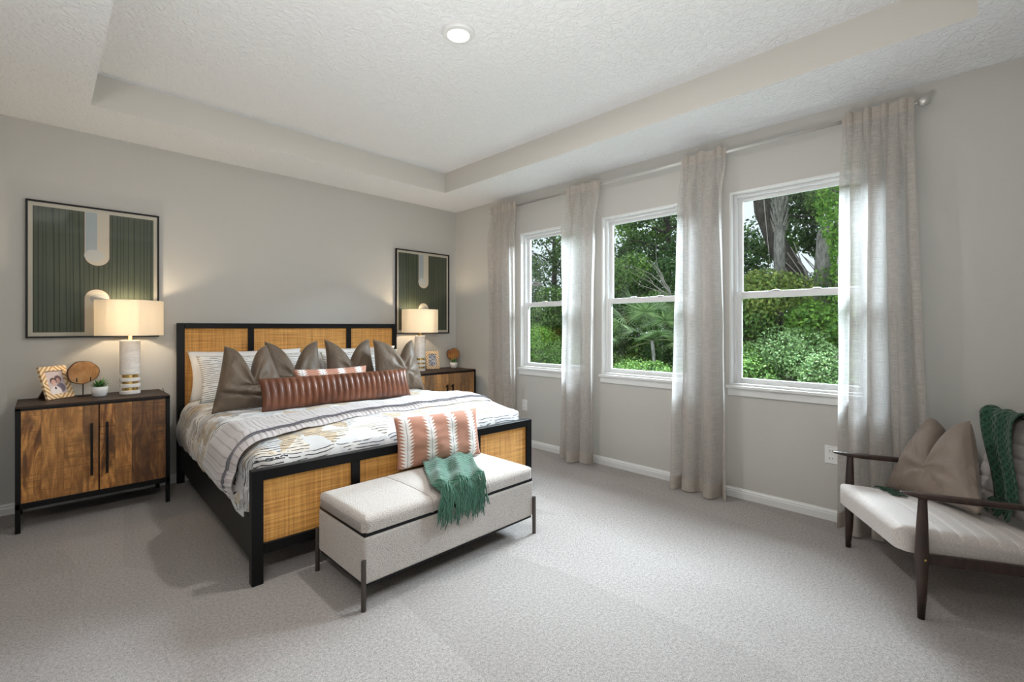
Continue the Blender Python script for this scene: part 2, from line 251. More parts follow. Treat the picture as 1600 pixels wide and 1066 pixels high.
# ------------------------------------------------------------------ geometry helpers
def tag(o, label=None, cat=None, group=None, kind=None):
    if label: o['label'] = label
    if cat: o['category'] = cat
    if group: o['group'] = group
    if kind: o['kind'] = kind
    return o
def empty(name, loc=(0, 0, 0), rz=0., **k):
    o = bpy.data.objects.new(name, None); COL.objects.link(o); o.location = loc; o.rotation_euler = (0, 0, rz); o.empty_display_size = .1
    return tag(o, **k)
class MB:
    def __init__(s): s.v = []; s.f = []; s.uv = {}; s.mi = []; s.cur = 0
    def add(s, vs, fs, uvs=None):
        b = len(s.v); s.v += [tuple(p) for p in vs]
        for f in fs: s.f.append([b+i for i in f]); s.mi.append(s.cur)
        if uvs is not None:
            for i, u in enumerate(uvs): s.uv[b+i] = u
        return s
    def box(s, a, b, T=None):
        (x0, y0, z0), (x1, y1, z1) = a, b
        vs = [Vector(p) for p in ((x0, y0, z0), (x1, y0, z0), (x1, y1, z0), (x0, y1, z0), (x0, y0, z1), (x1, y0, z1), (x1, y1, z1), (x0, y1, z1))]
        if T: vs = [T @ p for p in vs]
        return s.add(vs, [(0, 3, 2, 1), (4, 5, 6, 7), (0, 1, 5, 4), (1, 2, 6, 5), (2, 3, 7, 6), (3, 0, 4, 7)])
    def tube(s, pts, rad, n=10, cap=True):
        pts = [Vector(p) for p in pts]; m = len(pts); rad = rad if isinstance(rad, (list, tuple)) else [rad]*m
        ref = Vector((0, 0, 1)); vs = []; up = None
        for i, p in enumerate(pts):
            t = (pts[min(i+1, m-1)]-pts[max(i-1, 0)]).normalized()
            if up is None: up = t.orthogonal().normalized()
            up = (up-t*up.dot(t)).normalized(); w = t.cross(up)
            for k in range(n):
                a = 2*math.pi*k/n; vs.append(p+(up*math.cos(a)+w*math.sin(a))*rad[i])
        fs = [(i*n+k, i*n+(k+1) % n, (i+1)*n+(k+1) % n, (i+1)*n+k) for i in range(m-1) for k in range(n)]
        if cap: fs += [tuple(range(n))[::-1], tuple((m-1)*n+k for k in range(n))]
        return s.add(vs, fs)
    def lathe(s, prof, n=40, c=(0, 0, 0), close=True):
        vs = []; m = len(prof)
        for r, z in prof:
            for k in range(n): a = 2*math.pi*k/n; vs.append((c[0]+r*math.cos(a), c[1]+r*math.sin(a), c[2]+z))
        fs = [(i*n+k, i*n+(k+1) % n, (i+1)*n+(k+1) % n, (i+1)*n+k) for i in range(m-1) for k in range(n)]
        if close: fs += [tuple(range(n))[::-1], tuple((m-1)*n+k for k in range(n))]
        return s.add(vs, fs)
    def grid(s, P, U=None, flip=False):      # P[i][j]
        a, b = len(P), len(P[0]); vs = [p for r in P for p in r]
        fs = [((i*b+j), (i*b+j+1), ((i+1)*b+j+1), ((i+1)*b+j)) for i in range(a-1) for j in range(b-1)]
        if flip: fs = [f[::-1] for f in fs]
        return s.add(vs, fs, [u for r in U for u in r] if U else None)
    def prism(s, poly, y0, y1, hole=None):     # polygon in xz, extruded along y
        n = len(poly); vs = [(x, y0, z) for x, z in poly]+[(x, y1, z) for x, z in poly]
        return s.add(vs, [tuple(range(n)), tuple(range(2*n-1, n-1, -1))]+[(i, n+i, n+(i+1) % n, (i+1) % n) for i in range(n)])
    def build(s, name, m, parent=None, bevel=0., seg=2, smooth=False, T=None, sub=0, ang=None):
        me = bpy.data.meshes.new(name); me.from_pydata([T @ Vector(p) for p in s.v] if T else s.v, [], s.f)
        for mm in (m if isinstance(m, (list, tuple)) else [m]): me.materials.append(mm)
        if len(set(s.mi)) > 1: me.polygons.foreach_set('material_index', s.mi)
        if s.uv:
            l = me.uv_layers.new(name='UVMap'); vi = np.empty(len(me.loops), np.int32); me.loops.foreach_get('vertex_index', vi)
            arr = np.zeros((len(me.vertices), 2), np.float32)
            for k, u in s.uv.items(): arr[k] = u[:2]
            l.data.foreach_set('uv', arr[vi].ravel())
        if smooth: me.polygons.foreach_set('use_smooth', [True]*len(me.polygons))
        me.update(); o = bpy.data.objects.new(name, me); COL.objects.link(o)
        if parent: o.parent = parent
        if bevel: md = o.modifiers.new('bevel', 'BEVEL'); md.width = bevel; md.segments = seg; md.limit_method = 'ANGLE'; md.harden_normals = False; md.angle_limit = math.radians(40)
        if sub: md = o.modifiers.new('subsurf', 'SUBSURF'); md.levels = sub; md.render_levels = sub
        return o
def box(name, a, b, m, parent=None, bevel=0., T=None, seg=2): return MB().box(a, b, T).build(name, m, parent, bevel, seg)
def dup(root, loc, rz=0., **k):
    r = root.copy(); COL.objects.link(r); r.location = loc; r.rotation_euler = (0, 0, rz)
    def rec(a, b):
        for ch in list(a.children):
            c = ch.copy(); COL.objects.link(c); c.parent = b; c.matrix_parent_inverse = ch.matrix_parent_inverse.copy(); rec(ch, c)
    rec(root, r); return tag(r, **k)
def lerp(a, b, t): return a+(b-a)*t
def sstep(a, b, x): t = min(1, max(0, (x-a)/(b-a))); return t*t*(3-2*t)
def nz(x, y, z=0.): return mnoise.noise(Vector((x, y, z)))

# ------------------------------------------------------------------ room shell
H = 2.784; HT = 2.998; XL = -4.19; YR = -5.43; TH = .14
TX0, TX1, TY0, TY1 = -3.55, -.643, -4.793, -.623
WC = [-1.60, -2.68, -3.86]; WW = .44; ZS, ZH = .86, 2.35     # window centres, half width, sill, head
box('floor', (XL-TH, YR-TH, -.1), (0+TH, TH, 0), M['carpet'])['kind'] = 'structure'
box('wall_back', (XL-TH, 0, 0), (TH, TH, H+.3), M['wall'])['kind'] = 'structure'
box('wall_left', (XL-TH, YR, 0), (XL, 0, H+.3), M['wall'])['kind'] = 'structure'
box('wall_rear', (XL-TH, YR-TH, 0), (TH, YR, H+.3), M['wall'])['kind'] = 'structure'
b = MB(); b.box((0, YR, 0), (TH, 0, ZS)); b.box((0, YR, ZH), (TH, 0, H+.3))
ys = [0]
for c in WC: ys += [c+WW, c-WW]
ys.append(YR)
for i in range(0, len(ys), 2): b.box((0, ys[i+1], ZS), (TH, ys[i], ZH))
b.build('wall_right', M['wall'])['kind'] = 'structure'
b = MB()
R = lambda x0, x1, y0, y1, z: [(x0, y0, z), (x1, y0, z), (x1, y1, z), (x0, y1, z)]
o4 = R(XL-TH, TH, YR-TH, TH, H); i4 = R(TX0, TX1, TY0, TY1, H); t4 = R(TX0, TX1, TY0, TY1, HT)
b.add(o4+i4, [((i+1) % 4, i, 4+i, 4+(i+1) % 4) for i in range(4)])
b.add(t4, [(3, 2, 1, 0)])
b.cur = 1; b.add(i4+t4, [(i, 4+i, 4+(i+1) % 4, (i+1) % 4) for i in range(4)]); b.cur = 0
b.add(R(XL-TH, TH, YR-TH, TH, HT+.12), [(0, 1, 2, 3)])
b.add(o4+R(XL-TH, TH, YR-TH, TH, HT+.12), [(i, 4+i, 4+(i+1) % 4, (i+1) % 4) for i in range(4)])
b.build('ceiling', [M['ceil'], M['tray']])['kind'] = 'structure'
def baseboard(name, p0, p1, nrm):
    # profile swept along the wall: thickness, height
    prof = [(0, 0), (.014, 0), (.014, .045), (.011, .052), (.011, .060), (.006, .068), (.004, .075), (0, .075)]
    vs = []
    for p in (p0, p1):
        for d, z in prof: vs.append((p[0]+nrm[0]*d, p[1]+nrm[1]*d, z))
    n = len(prof)
    MB().add(vs, [(i, i+1, n+i+1, n+i) for i in range(n-1)]+[tuple(range(n)), tuple(range(2*n-1, n-1, -1))]).build(name, M['trim'])['kind'] = 'structure'
baseboard('baseboard_back', (XL, 0), (0, 0), (0, -1)); baseboard('baseboard_right', (0, 0), (0, YR), (-1, 0))
baseboard('baseboard_left', (XL, YR), (XL, 0), (1, 0)); baseboard('baseboard_rear', (0, YR), (XL, YR), (0, 1))
box('ground', (TH, -24, -.5), (34, 30, -.15), M['soil'])['kind'] = 'structure'

def ring(mb, y0, y1, z0, z1, w, x0, x1, wb=None, wt=None):
    wb = wb or w; wt = wt or w
    mb.box((x0, y0, z0), (x1, y0+w, z1)); mb.box((x0, y1-w, z0), (x1, y1, z1)); mb.box((x0, y0+w, z0), (x1, y1-w, z0+wb)); mb.box((x0, y0+w, z1-wt), (x1, y1-w, z1))
for i, c in enumerate(WC):
    w = empty('window_%d' % (i+1), (0, c, 0), kind='structure')
    y0, y1 = -WW, WW
    f = MB(); ring(f, y0, y1, ZS, ZH, .016, -.004, .135); f.build('window_frame', M['trim'], w, .002)
    f = MB(); ring(f, y0+.016, y1-.016, ZS+.004, ZH-.016, .022, .045, .12, wb=.02); f.build('outer_frame', M['vinyl'], w, .003)
    zm = 1.553
    f = MB(); ring(f, y0+.036, y1-.036, zm-.022, ZH-.036, .030, .085, .112, wb=.040); u = f.build('upper_sash', M['vinyl'], w, .003)
    box('pane', (.097, y0+.06, zm), (.101, y1-.06, ZH-.06), M['glass'], u)
    f = MB(); ring(f, y0+.036, y1-.036, ZS+.020, zm+.026, .034, .052, .082, wb=.034, wt=.048); l = f.build('lower_sash', M['vinyl'], w, .003)
    box('pane', (.065, y0+.065, ZS+.05), (.069, y1-.065, zm), M['glass'], l)
    for s in (-.13, .13): box('sash_lock', (.040, s-.025, zm+.026), (.075, s+.025, zm+.034), M['vinyl'], l, .003)
    box('window_sill', (-.030, y0-.022, ZS-.024), (.05, y1+.022, ZS), M['trim'], w, .005)
    box('window_apron', (-.013, y0-.010, ZS-.078), (0, y1+.010, ZS-.024), M['trim'], w, .003)

# ------------------------------------------------------------------ ceiling light
t = empty('ceiling_light', (-2.095, -2.69, HT), label='round flush white ceiling light, lit, in the middle of the tray ceiling', cat='light')
MB().lathe([(.092, 0), (.092, -.012), (.084, -.022), (.062, -.024), (.062, -.010), (.0, -.010)], 48, close=False).build('trim_ring', M['trim'], t, smooth=False)
MB().lathe([(.0605, -.014), (.058, -.024), (.035, -.029), (.0, -.030)], 40, close=False).build('lens', M['led'], t, smooth=True)
lo = light('ceiling_light_glow', 'AREA', (-2.095, -2.69, HT-.04), (0, 0, 0), 24, (1, .98, .95), shape='DISK', size=.12)

# ------------------------------------------------------------------ outlets
def outlet(y, z, label):
    o = empty('wall_outlet', (0, y, z), label=label, cat='outlet', group='wall outlets under the windows')
    box('cover_plate', (-.006, -.037, -.06), (0, .037, .06), M['plate'], o, .003)
    for s in (-.025, .025):
        r = box('receptacle', (-.008, -.017, s-.015), (-.005, .017, s+.015), M['plate'], o, .004)
        m = MB(); m.box((-.0085, -.009, s-.005), (-.0078, -.006, s+.006)); m.box((-.0085, .006, s-.005), (-.0078, .009, s+.006)); m.build('slot', M['slot'], r)
outlet(-1.229, .445, 'white wall outlet beyond the bed foot, left of the second curtain'); outlet(-4.085, .445, 'white wall outlet just left of the armchair and its curtain')

# ------------------------------------------------------------------ curtains and rod
RX, RZ = -.092, 2.645
t = empty('curtain_rod', (RX, -2.68, RZ), label='slim brushed nickel curtain rod with ball ends above the windows', cat='curtain rod')
MB().tube([(0, 1.88, 0), (0, -1.86, 0)], .0125, 14).build('rod', M['nickel'], t, smooth=True)
for s in (1, -1):
    y = 1.90 if s > 0 else -1.885
    prof = [(0.0, -.030), (.010, -.029), (.020, -.023), (.027, -.013), (.030, 0), (.027, .013), (.020, .023), (.010, .029), (.0, .030)]
    MB().lathe(prof, 24, close=False).build('finial', M['nickel'], t, smooth=True, T=Matrix.Translation((0, y, 0)) @ Matrix.Rotation(math.pi/2, 4, 'X'))
for y in (1.80, .62, -.58, -1.80):
    m = MB(); m.tube([(.088, y, -.012), (.02, y, -.012), (0, y, -.012)], .006, 8); m.box((.086, y-.014, -.04), (.092, y+.014, .02)); m.build('rod_bracket', M['nickel'], t)
def curtain(label, ya, yb, yc, yd, nf, seed, amp=.05):
    rnd = random.Random(seed); ph = [rnd.uniform(0, 6.28) for _ in range(6)]; wid = abs(yb-ya)
    NS, NT = nf*26, 70; P = []; U = []
    kk = [rnd.uniform(.6, 1.4) for _ in range(nf)]; tot = sum(kk); cum = [0]
    for k in kk: cum.append(cum[-1]+k/tot)
    fa = [rnd.uniform(.55, 1.15) for _ in range(nf+1)]
    def phase(s):
        for i in range(nf):
            if s <= cum[i+1] or i == nf-1: return i+(s-cum[i])/(cum[i+1]-cum[i])
    for it in range(NT+1):
        q = it/NT; z = 2.678-(2.678-.012)*(q**1.35); tt = (2.678-z)/2.666; r = []; ur = []
        top = sstep(.16, .02, tt); low = sstep(.05, .55, tt)
        for j in range(NS+1):
            s = j/NS; f = phase(s); fi = min(nf-1, int(f)); am = lerp(fa[fi], fa[fi+1], f-fi)
            y = lerp(lerp(ya, yb, s), lerp(yc, yd, s), tt**1.2)
            g0 = f+.10*math.sin(tt*2.6+ph[0]+fi)*low
            w = math.cos(2*math.pi*g0); rounded = math.copysign(abs(w)**.6, w)        # broad round folds
            pl = math.exp(-((f-fi-.5)/.13)**2)                                           # tight standing pleats at the rod
            w2 = math.cos(math.pi*g0+ph[1])
            A = amp*am
            xb = -.104-.5*A+A*(-rounded*.62+.40*w2*low)
            xt = -.108-.034*pl*am-.006*w
            x = lerp(xb, xt, top)+.006*nz(s*5, tt*7, seed+3.)+.004*nz(s*16, tt*5, seed)
            y += (.016*math.sin(2*math.pi*g0)*(1-top)*am+.010*math.sin(4*math.pi*f)*top)*(wid/.4)*-1+.004*nz(s*5, tt*6, seed)
            if tt < .035: x = min(x, RX-.012)
            x = min(x, -.036); r.append((x, y, z+(.016*pl*am-.004+.005*nz(s*9, 0, seed))*sstep(.03, 0, tt))); ur.append((s*wid*2.2, z))
        P.append(r); U.append(ur)
    o = MB().grid(P, U).build('curtain', M['linen'], smooth=True)
    tag(o, label, 'curtain', 'linen curtain panels on the rod')
    # folded over rod pocket and bottom hem as a second layer of the cloth
    hem = MB(); k = max(i for i in range(NT+1) if P[i][0][2] > 2.595)
    hem.grid([[(x-.003, y, z) for x, y, z in P[i]] for i in range(0, k+1)], U[:k+1]); hem.build('curtain_heading', M['linen2'], o, smooth=True)
    hb = MB(); k = min(i for i in range(NT+1) if P[i][0][2] < .12)
    hb.grid([[(x-.003, y, z) for x, y, z in P[i]] for i in range(k, NT+1)], U[k:]); hb.build('hem', M['linen2'], o, smooth=True)
curtain('narrow beige linen curtain nearest the bed, left of the first window', -.80, -1.205, -.80, -1.235, 4, 1, .062)
curtain('beige linen curtain hanging between the first and second windows', -1.90, -2.295, -1.845, -2.262, 3, 2, .085)
curtain('beige linen curtain hanging between the second and third windows', -3.085, -3.435, -3.03, -3.462, 3, 3, .095)
curtain('widest beige linen curtain behind the armchair, right of the third window', -4.165, -4.52, -4.14, -4.615, 4, 6, .088)

# ------------------------------------------------------------------ framed wall art
def wall_art(x0, x1, label):
    cx = (x0+x1)/2; w = x1-x0; h = .99
    t = empty('wall_art', (cx, 0, 1.7245), label=label, cat='picture', group='pair of green abstract prints')
    m = MB(); d0, d1 = -.030, -.002
    m.box((-w/2, d0, -h/2), (-w/2+.012, d1, h/2)); m.box((w/2-.012, d0, -h/2), (w/2, d1, h/2)); m.box((-w/2+.012, d0, -h/2), (w/2-.012, d1, -h/2+.012)); m.box((-w/2+.012, d0, h/2-.012), (w/2-.012, d1, h/2))
    m.build('picture_frame', M['black'], t, .0015)
    box('mat_board', (-w/2+.012, -.016, -h/2+.012), (w/2-.012, -.004, h/2-.012), M['mat'], t)
    a, c = w/2-.036, h/2-.040
    MB().add([(-a, -.0175, -c), (a, -.0175, -c), (a, -.0175, c), (-a, -.0175, c)], [(0, 1, 2, 3)], [(-a, -c), (a, -c), (a, c), (-a, c)]).build('print', M['print'], t)
    box('glazing', (-w/2+.012, -.024, -h/2+.012), (w/2-.012, -.0225, h/2-.012), M['glass'], t)
wall_art(-3.862, -3.098, 'large framed green abstract print above the left nightstand')
wall_art(-.889, -.124, 'framed green abstract print above the right nightstand, near the corner')

# ------------------------------------------------------------------ nightstands
def nightstand():
    t = empty('nightstand', (-3.50, -.27, 0), label='wooden two-door nightstand with black metal frame left of the bed', cat='nightstand', group='pair of wood and black metal nightstands')
    w, d, top = .40, .232, .802
    box('top', (-w, -d, top-.012), (w, d, top), M['walnut_top'], t, .002)
    box('carcass', (-w+.026, -d+.022, .175), (w-.026, d-.004, top-.013), M['black'], t)
    f = MB()
    for sx in (-1, 1):
        for sy in (-1, 1):
            x = sx*(w-.0125); y = sy*(d-.0125); f.box((x-.0125, y-.0125, .172), (x+.0125, y+.0125, top-.012))
    f.box((-w, -d, top-.026), (w, -d+.02, top-.012)); f.box((-w, -d, .150), (w, -d+.022, .185)); f.box((-w, d-.022, .150), (w, d, .185)); f.box((-w, -d, .150), (-w+.022, d, .185)); f.box((w-.022, -d, .150), (w, d, .185))
    f.build('metal_frame', M['metal_black'], t, .0015)
    for sx in (-1, 1):
        for sy in (-1, 1):
            x = sx*(w-.0125); y = sy*(d-.0125); box('leg', (x-.0125, y-.0125, 0), (x+.0125, y+.0125, .152), M['metal_black'], t, .001)
    for sx in (-1, 1):
        a, b2 = sorted((sx*.0035, sx*(w-.026)))
        dr = box('door', (a, -d+.001, .187), (b2, -d+.021, top-.028), M['mango'], t, .002)
        x = sx*.040; h = MB(); h.box((x-.007, -d-.030, .300), (x+.007, -d-.020, .655)); h.box((x-.006, -d-.022, .315), (x+.006, -d+.002, .330)); h.box((x-.006, -d-.022, .625), (x+.006, -d+.002, .640)); h.build('handle', M['metal_black'], dr, .001)
    return t
ns = nightstand()
ns2 = dup(ns, (-.49, -.27, 0), label='wooden two-door nightstand half hidden behind the bed, by the corner', group='pair of wood and black metal nightstands')
for c in ns2.children:
    if c.name.startswith('door'): c.data = c.data.copy(); c.data.materials[0] = M['mango_b']

# ------------------------------------------------------------------ table lamps
NT = .802
def lamp():
    t = empty('table_lamp', (-3.305, -.22, NT), label='lit white drum table lamp on the left nightstand', cat='lamp', group='pair of marble table lamps')
    m = MB(); R_ = .063
    m.lathe([(R_-.004, .148), (R_, .152), (R_, .402), (R_-.005, .408), (.0, .408)], 40, close=False); m.build('marble_body', M['marble'], t, smooth=False, bevel=0)
    for z0 in (0., .050, .096): MB().lathe([(.0, z0), (R_-.003, z0), (R_+.001, z0+.004), (R_+.001, z0+.024), (R_-.003, z0+.028), (.0, z0+.028)], 40, close=False).build('marble_ring', M['marble'], t)
    MB().lathe([(.0, .02), (.048, .02), (.048, .15), (0, .15)], 32, close=False).build('brass_core', M['brass'], t, smooth=False)
    box('stem', (-.013, -.013, .406), (.013, .013, .470), M['brass'], t, .003)
    s = MB(); r = .206; s.lathe([(r, .443), (r, .706)], 64, close=False); s.lathe([(r-.003, .706), (r-.003, .443)], 64, close=False)
    for z in (.443, .706): s.lathe([(r-.003, z), (r, z)], 64, close=False)
    sh = s.build('lamp_shade', M['shade'], t, smooth=True)
    sp = MB()
    for k in range(3):
        a = k*2.0944+.4; sp.tube([(0, 0, .69), (.203*math.cos(a), .203*math.sin(a), .69)], .002, 6)
    sp.tube([(0, 0, .47), (0, 0, .72)], .004, 8); sp.build('spider_fitter', M['brass'], t)
    MB().lathe([(0, .495), (.014, .50), (.028, .535), (.030, .555), (.022, .575), (0, .585)], 20, close=False).build('bulb', M['bulb'], t, smooth=True)
    return t
la = lamp(); la2 = dup(la, (-.690, -.215, NT), label='lit white drum table lamp on the right nightstand', group='pair of marble table lamps')
for p in ((-3.305, -.22), (-.690, -.215)):
    light('lamp_bulb_light', 'POINT', (p[0], p[1], NT+.60), (0, 0, 0), 11, (1, .80, .56), shadow_soft_size=.035)

# ------------------------------------------------------------------ small things on the nightstands
def photo_frame(loc, rz, w, h, pm, label, lean=17):
    t = empty('photo_frame', loc, rz, label=label, cat='photo frame', group='inlaid photo frames')
    T = Matrix.Rotation(-math.radians(lean), 4, 'X'); b_ = .034; m = MB(); uv = []
    o_ = [(-w/2, 0), (w/2, 0), (w/2, h), (-w/2, h)]; i_ = [(-w/2+b_, b_), (w/2-b_, b_), (w/2-b_, h-b_), (-w/2+b_, h-b_)]
    vs = []; us = []
    for y in (-.016, 0):
        for q in (o_, i_):
            for x, z in q: vs.append((x, y, z)); us.append((x, (z-h/2)))
    f = [(i, (i+1) % 4, 4+(i+1) % 4, 4+i) for i in range(4)]+[(8+(i+1) % 4, 8+i, 12+i, 12+(i+1) % 4) for i in range(4)]+[((i+1) % 4, i, 8+i, 8+(i+1) % 4) for i in range(4)]+[(4+i, 4+(i+1) % 4, 12+(i+1) % 4, 12+i) for i in range(4)]
    fr = m.add(vs, f, us).build('border', M['inlay'], t, T=T)
    a, c = w/2-b_, h/2-b_
    MB().add([(-a, -.006, h/2-c), (a, -.006, h/2-c), (a, -.006, h/2+c), (-a, -.006, h/2+c)], [(0, 1, 2, 3)], [(-a, -c), (a, -c), (a, c), (-a, c)]).build('photograph', pm, t, T=T)
    box('backing', (-w/2+.004, -.002, .004), (w/2-.004, .004, h-.004), M['easel'], t, T=T)
    p0 = T @ Vector((0, .004, h*.62)); yb = p0.y+.085
    MB().add([(-.028, p0.y, p0.z), (.028, p0.y, p0.z), (.028, yb, 0), (-.028, yb, 0), (-.028, p0.y-.0, p0.z-.012), (.028, p0.y, p0.z-.012), (.028, yb-.010, 0), (-.028, yb-.010, 0)], [(0, 1, 2, 3), (7, 6, 5, 4), (0, 3, 7, 4), (1, 5, 6, 2), (3, 2, 6, 7), (0, 4, 5, 1)]).build('easel_back', M['easel'], t)
photo_frame((-3.69, -.187, NT), math.radians(46), .200, .235, M['portrait'], 'cream and tan inlaid frame with smiling portrait on the left nightstand')
photo_frame((-.452, -.135, NT), math.radians(-14), .165, .215, M['photo_b'], 'cream and tan inlaid frame between lamp and plant on the right nightstand', 12)
def ornament(name, loc, rz, outline, zc, m, label):
    t = empty(name, loc, rz, label=label, cat='ornament')
    n = len(outline); s = MB(); s.prism(outline, -.011, .011); o = s.build('slice', [m], t, .003, T=Matrix.Translation((0, 0, 0))); o.location = (0, 0, zc)
    r = MB(); vs = [(x*1.03, -.010, z*1.03) for x, z in outline]+[(x*1.03, .013, z*1.03) for x, z in outline]+[(x*.97, .013, z*.97) for x, z in outline]+[(x*.97, -.010, z*.97) for x, z in outline]
    fs = [(k*n+i, k*n+(i+1) % n, ((k+1) % 4)*n+(i+1) % n, ((k+1) % 4)*n+i) for k in range(4) for i in range(n)]
    e = MB().add(vs, fs).build('bark_rim', M['bark_edge'], t); e.location = (0, 0, zc)
    zb = min(z for x, z in outline)
    st = MB(); st.tube([(0, .0, .004), (0, .0, zc+zb+.006)], .0035, 8); st.box((-.035, -.03, 0), (.035, .03, .005)); st.box((-.042, -.013, zc+zb*.82), (-.036, .013, zc+zb*.82+.03)); st.box((.036, -.013, zc+zb*.82), (.042, .013, zc+zb*.82+.03)); st.tube([(-.04, 0, zc+zb*.83), (0, 0, zc+zb-.002), (.04, 0, zc+zb*.83)], .0035, 8); st.build('stand', M['metal_black'], t)
out = []
for k in range(40):
    a = 2*math.pi*k/40; r = 1+.03*math.sin(2*a+.7)+.03*math.sin(3*a+2)+.012*math.sin(7*a); out.append((.087*r*math.cos(a), .083*r*math.sin(a)))
ornament('wood_slice_ornament', (-3.565, -.130, NT), math.radians(14), out, .172, M['slice'], 'oval wood slice on a thin black stand behind the small succulent')
out = []
for k in range(48):
    a = 2*math.pi*k/48; r = 1-.20*math.exp(-((a-1.95)/.26)**2)-.06*math.exp(-((a-3.6)/.5)**2)-.06*math.exp(-((a-5.8)/.5)**2); out.append((.080*r*math.cos(a), .076*r*math.sin(a)))
ornament('wood_slice_ornament', (-.125, -.105, NT), math.radians(-22), out, .165, M['slice_b'], 'rounded reddish wood slice with a notch behind the plant on the right nightstand')
def pot_plant(loc, k, n, ln, label, seed):
    rnd = random.Random(seed); t = empty('potted_succulent', loc, label=label, cat='plant', group='small potted plants')
    MB().lathe([(0, 0), (.030*k, 0), (.036*k, .006), (.044*k, .035), (.046*k, .068*k), (.043*k, .068*k), (.040*k, .055*k), (0, .055*k)], 28, close=False).build('pot', M['pot'], t, smooth=True)
    m = MB()
    for i in range(n):
        az = i*2.399; el = lerp(1.35, .45, i/n)+rnd.uniform(-.1, .1); L = ln*rnd.uniform(.8, 1.1); wd = .011*k
        d = Vector((math.cos(az)*math.cos(el), math.sin(az)*math.cos(el), math.sin(el))); s = Vector((-math.sin(az), math.cos(az), 0)); nrm = d.cross(s)
        rows = []
        for q in range(7):
            u = q/6; p = d*(L*u)+Vector((0, 0, .055*k))-nrm*(.25*L*u*u); ww = wd*(1-u**2.2)*(.7+.6*u)
            rows.append([p-s*ww, p-nrm*.004*(1-u)*-1, p+s*ww, p+nrm*.006*(1-u)*-1*-1])
        vs = [p for r in rows for p in r]; m.add(vs, [(a*4+b, a*4+(b+1) % 4, (a+1)*4+(b+1) % 4, (a+1)*4+b) for a in range(6) for b in range(4)])
    m.build('leaves', M['succ'], t, smooth=True)
pot_plant((-3.480, -.235, NT), 1.05, 22, .085, 'small green succulent in a white pot on the left nightstand', 1)
pot_plant((-.163, -.168, NT), 1.0, 16, .075, 'green plant in a white pot on the right nightstand', 2)
m = MB(); m.tube([(-3.08, -.06, NT+.004), (-3.06, -.035, NT-.05), (-3.055, -.020, .5), (-3.06, -.02, .3)], .003, 6); tag(m.build('lamp_cord', M['cord'], smooth=True), 'thin brown lamp cord hanging behind the left nightstand', 'cord')

# ------------------------------------------------------------------ bed
BX, BY, BR = -1.962, -.052, math.radians(-1.9)
bed = empty('bed', (BX, BY, 0), BR, label='black wooden king bed with woven rattan head and foot panels', cat='bed')
def panel_board(name, w, y0, y1, z0, zr, ztop, post, rail, st, offs, brail):
    p = MB(); p.box((-w, y0, 0), (-w+post, y1, ztop)); p.box((w-post, y0, 0), (w, y1, ztop)); p.box((-w+post, y0, ztop-rail), (w-post, y1, ztop)); p.box((-w+post, y0, z0), (w-post, y1, z0+brail))
    for s in (-1, 1):
        a, b_ = sorted((s*(w-offs), s*(w-offs-st))); p.box((a, y0, z0+brail), (b_, y1, ztop-rail))
    o = p.build(name, M['black'], bed, .003)
    xs = [(-w+post, -w+offs), (-w+offs+st, w-offs-st), (w-offs, w-post)]
    for a, b_ in xs: box('rattan_panel', (a-.004, y0+.016, z0+brail-.004), (b_+.004, y1-.016, ztop-rail+.004), M['rattan'], o)
panel_board('headboard', 1.02, -.046, 0, .25, .05, 1.342, .054, .045, .050, .532, .05)
panel_board('footboard', 1.0, -2.200, -2.146, .150, .05, .580, .054, .052, .052, .520, .054)
for s in (-1, 1):
    a, b_ = sorted((s*.998, s*.968)); box('side_rail', (a, -2.147, .125), (b_, -.045, .338), M['black'], bed, .003)
sl = MB()
for k in range(9): sl.box((-.968, -.25-k*.22, .27), (.968, -.16-k*.22, .29))
sl.box((-.04, -2.147, .22), (.04, -.05, .27)); sl.box((-.03, -1.12, 0), (.03, -1.06, .22)); sl.build('slats', M['black'], bed)
def bedT(z=0.): return Matrix.Translation((BX, BY, 0)) @ Matrix.Rotation(BR, 4, 'Z')
tag(MB().box((-.955, -2.09, .29), (.955, -.06, .655)).build('mattress', M['cotton'], bevel=.05, seg=4, T=bedT()), 'thick white mattress hidden under the printed comforter', 'mattress')

def path(w0, w1, drop, r, step=.04, bulge=.03):      # cross section from one hem over the top to the other: (pos, drop, s)
    def side():
        L = []
        n = max(2, int((drop-r)/step))
        for i in range(n): d = drop-(drop-r)*i/n; u = (d-r)/(drop-r); L.append((bulge*math.sin(math.pi*min(1, (1-u)*1.1+.05))*u**.4 if 0 else -bulge*math.sin(math.pi*u)**1., d))
        for i in range(9): a = math.pi/2*i/8; L.append((r-r*math.cos(a), r-r*math.sin(a)))
        return L
    A = side(); pts = [(w0+p, d) for p, d in A]; nt = max(4, int((w1-w0-2*r)/step))
    pts += [(w0+r+(w1-w0-2*r)*i/nt, 0.) for i in range(1, nt)]
    pts += [(w1-p, d) for p, d in A[::-1]]
    s = 0; out = []
    for i, (p, d) in enumerate(pts):
        if i: s += math.hypot(p-pts[i-1][0], d-pts[i-1][1])
        out.append((p, d, s))
    return out
def halfpath(w0, w1, drop, r, step=.04, bulge=.0):    # hem at w0 side only
    full = path(w0, w1+r+.3, drop, r, step, bulge); return [q for q in full if q[0] <= w1 or q[2] < drop]
def comf_z(x, y): return .688+.012*math.cos(x*1.4)+.012*nz(x*2.2, y*2.2, 3)+.011*nz(x*6, y*6, 8)+.006*nz(x*12, y*9, 2) - .035*sstep(-1.75, -2.1, y)
ax = path(-1.008, 1.008, .35, .12, .035, .028); by = halfpath(-2.125, -.10, .16, .10, .035)
P = []; U = []
